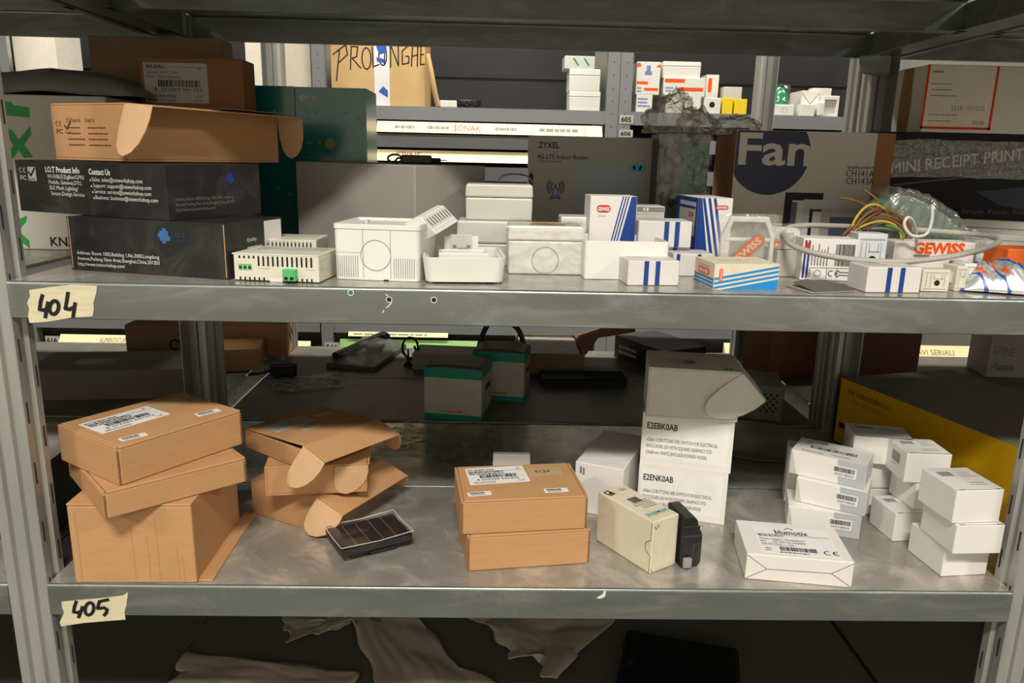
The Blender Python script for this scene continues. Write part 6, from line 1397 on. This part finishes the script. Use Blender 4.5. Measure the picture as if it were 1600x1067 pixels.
# right far unit: packages
def ora(m, w, d, h):
    F = face(w, d, h, 'front'); m.poly(F, [(0.001, h*.7), (w*.2, h*.75), (w*.12, h*.95), (.001, h*.9)], 1); m.poly(F, [(w*.8, h*.75), (w-.001, h*.9), (w-.001, h*.7)], 1); m.rect(F, w*.35, h*.3, w*.65, h*.5, 2); m.rect(F, w*.42, h*.5, w*.58, h*.8, 2)
def orb(m, w, d, h):
    F = face(w, d, h, 'front'); m.rect(F, w*.02, h*.72, w*.5, h*.92, 1); m.rect(F, w*.35, h*.28, w*.95, h*.48, 1); m.dashes(F, w*.05, h*.4, w*.25, .012, 2, 2, .006)
OM = [PLASTIC, ORANGE, mat('lilac_print', '#6d7cb5', .5)]
zr = zA+.0004
fbox('parts_package', 'white film package at the foot of the pile right of tag 605', 'package', 993, 1020, 148, 178, .14, FY0+.012, [PLASTIC, INK_G, OM[2]], lambda m, w, d, h: m.dashes(face(w, d, h, 'front'), w*.1, h*.7, w*.8, .014, 3, 2, .007), base=zr)
fbox('parts_package', 'white package with a broad orange band, middle of the pile right of tag 605', 'package', 993, 1031, 126, 147.6, .14, FY0+.012, OM, orb)
fbox('parts_package', 'white package with orange corners, top of the pile right of tag 605', 'package', 994, 1033, 97, 125.6, .14, FY0+.012, OM, ora)
fbox('parts_package', 'wide white package printed in orange under the far white lidded box', 'package', 1036, 1103, 122, 150, .14, FY0+.012, OM, orb)
fbox('parts_package', 'plain white package supporting the wide orange-printed one', 'package', 1040, 1096, 150.4, 178, .14, FY0+.012, [PLASTIC], None, base=zr)
a, b = V(1035, 121.6, FY0+.02), V(1096, 97, FY0+.02); junction('lidded_box', 'white lidded box on the far packages beneath the top shelf', (a.x+b.x)/2, FY0+.08, a.z, b.x-a.x, .12, b.z-a.z, .28, PLASTIC)
fbox('parts_package', 'upright white package with an orange logo behind the far pile', 'package', 1100, 1124, 117, 178, .1, FY0+.17, OM, lambda m, w, d, h: m.prism(rrect(w*.3, h*.35, w*.14, 3, w*.3, h*.75), .0001, .001, 1, face(w, d, h, 'front')), base=zr)
fbox('camera_module', 'white cube with a round black opening on the far shelf', 'device', 1099, 1127, 153, 178, .08, FY0+.012, [PLASTIC, DARK], lambda m, w, d, h: m.disc(face(w, d, h, 'front'), w*.48, h*.56, w*.17, 1), base=zr)
fbox('parts_package', 'small grey-white package behind the yellow boxes', 'package', 1128, 1160, 136, 178, .06, FY0+.15, [PLASTIC_G], None, base=zr)
yb_ = [YELLOW_P, mat('amber_shade_print', '#c9a400', .5)]
for i, (x0, x1, lb) in enumerate(((1128, 1146, 'yellow box with a hollow top, left of the yellow pair'), (1146.6, 1168, 'yellow box, right of the yellow pair'))):
    fbox('yellow_box', lb, 'box', x0, x1, 153+i*2, 178, .09, FY0+.012, yb_, None, 'yellow boxes', base=zr)
# right of the rear post: green beacon and white parts
bx, bz = X(1229), zA+.0004
be = thing('beacon_lamp', 'green beacon on a white square base across the rear aisle', 'lamp', (bx, FY0+.07, bz))
wb_ = X(1236)-X(1203)
m = MB(); m.box(-wb_/2, wb_/2, -.05, .05, 0, .044); m.hoop(face(wb_, .1, .044, 'front'), wb_*.55, .022, .010, .001, 1); m.build('base', [PLASTIC, INK_G], be, bevel=.003)
m = MB(); m.lathe([(wb_*.40, .044), (wb_*.40, .062), (wb_*.36, .064), (wb_*.33, .085), (wb_*.22, .105), (wb_*.10, .115), (.001, .117)], n=24); m.build('lens', [mat('green_lens', '#078a62', .2, coat=.4)], be)
m = MB(); m.lathe([(wb_*.46, .0445), (wb_*.47, .09), (wb_*.42, .125), (.001, .130)], n=20); m.build('clear_bag', FILM_FLAT, be)
fbox('device_carton', 'white carton with a crossed end fold beside the green beacon', 'box', 1250, 1281, 142, 178, .14, FY0+.06, [WHITE, mat('fold_line', '#6f6c66')], lambda m, w, d, h: (m.stroke(face(w, d, h, 'front'), [(0, h*.1), (w, h*.9)], .002, 1), m.stroke(face(w, d, h, 'front'), [(w, h*.1), (0, h*.9)], .002, 1)), base=zr)
fbox('lidded_box', 'low white box in front of the crossed-end carton', 'box', 1250, 1274, 163, 178, .045, FY0+.012, [PLASTIC], None, base=zr)
ffr = thing('socket_plate', 'white socket frame standing on the far shelf left of the right rear post', 'frame', (X(1306), FY0+.05, zr))
wq = X(1316)-X(1290); hq = .085; m = MB(); F = frame((0, 0, 0), (1, 0, 0), (0, 0, 1)); m.ring([(-wq/2, 0), (wq/2, 0), (wq/2, hq), (-wq/2, hq)], [(-wq*.36, hq*.14), (wq*.36, hq*.14), (wq*.36, hq*.8), (-wq*.36, hq*.8)], -.01, .01, 0, F); m.build('ring', PLASTIC, ffr, bevel=.002)
m = MB(); m.box(-wq*.36, wq*.36, .002, .006, hq*.14, hq*.8); m.build('insert', [PLASTIC_G], ffr)
fbox('parts_package', 'white strip package behind the far socket frame', 'package', 1268, 1300, 138, 160, .05, FY0+.12, [PLASTIC], None, base=zr)
fbox('parts_package', 'white roll-shaped package between the carton and the far socket frame', 'package', 1277, 1290, 158, 178, .06, FY0+.012, [PLASTIC], None, base=zr, bevel=.008)
# left far unit
fbox('carton', 'pale carton standing left of the far left post', 'box', 448, 484, 60, 170, .22, FY0+.02, [mat('pale_beige_board', '#cfc6b6', .7)], None, base=zA+.0004)
fbox('carton', 'torn white carton glimpsed right of the upright brown carton', 'box', 388, 421, 60, 170, .2, FY0+.02, [mat('bright_board', '#e4ddd0', .7)], None, base=zA+.0004)
P0(None, 'carton', 'white carton at the left edge above the grey moulded cover', 'box', Pl(XA-1.274-.056-.12, FY0+.16, zA+.0004, 0, .23, .2, .30), [mat('bright_board', '#e4ddd0')], None, .002)
P0(None, 'carton', 'pale carton between the left far post and the large dull brown carton', 'box', Pl(XA-1.27+.056+.09, FY0+.16, zA+.0004, 0, .17, .2, .26), [mat('bright_board', '#e4ddd0')], None, .002)
P0(None, 'carton', 'orange-brown carton glimpsed under the tape marked 404', 'box', Pl(XA-1.274-.05-.075, FY0+.12, zD+.0004, 0, .14, .2, .12), [KRAFT_L], None, .002)
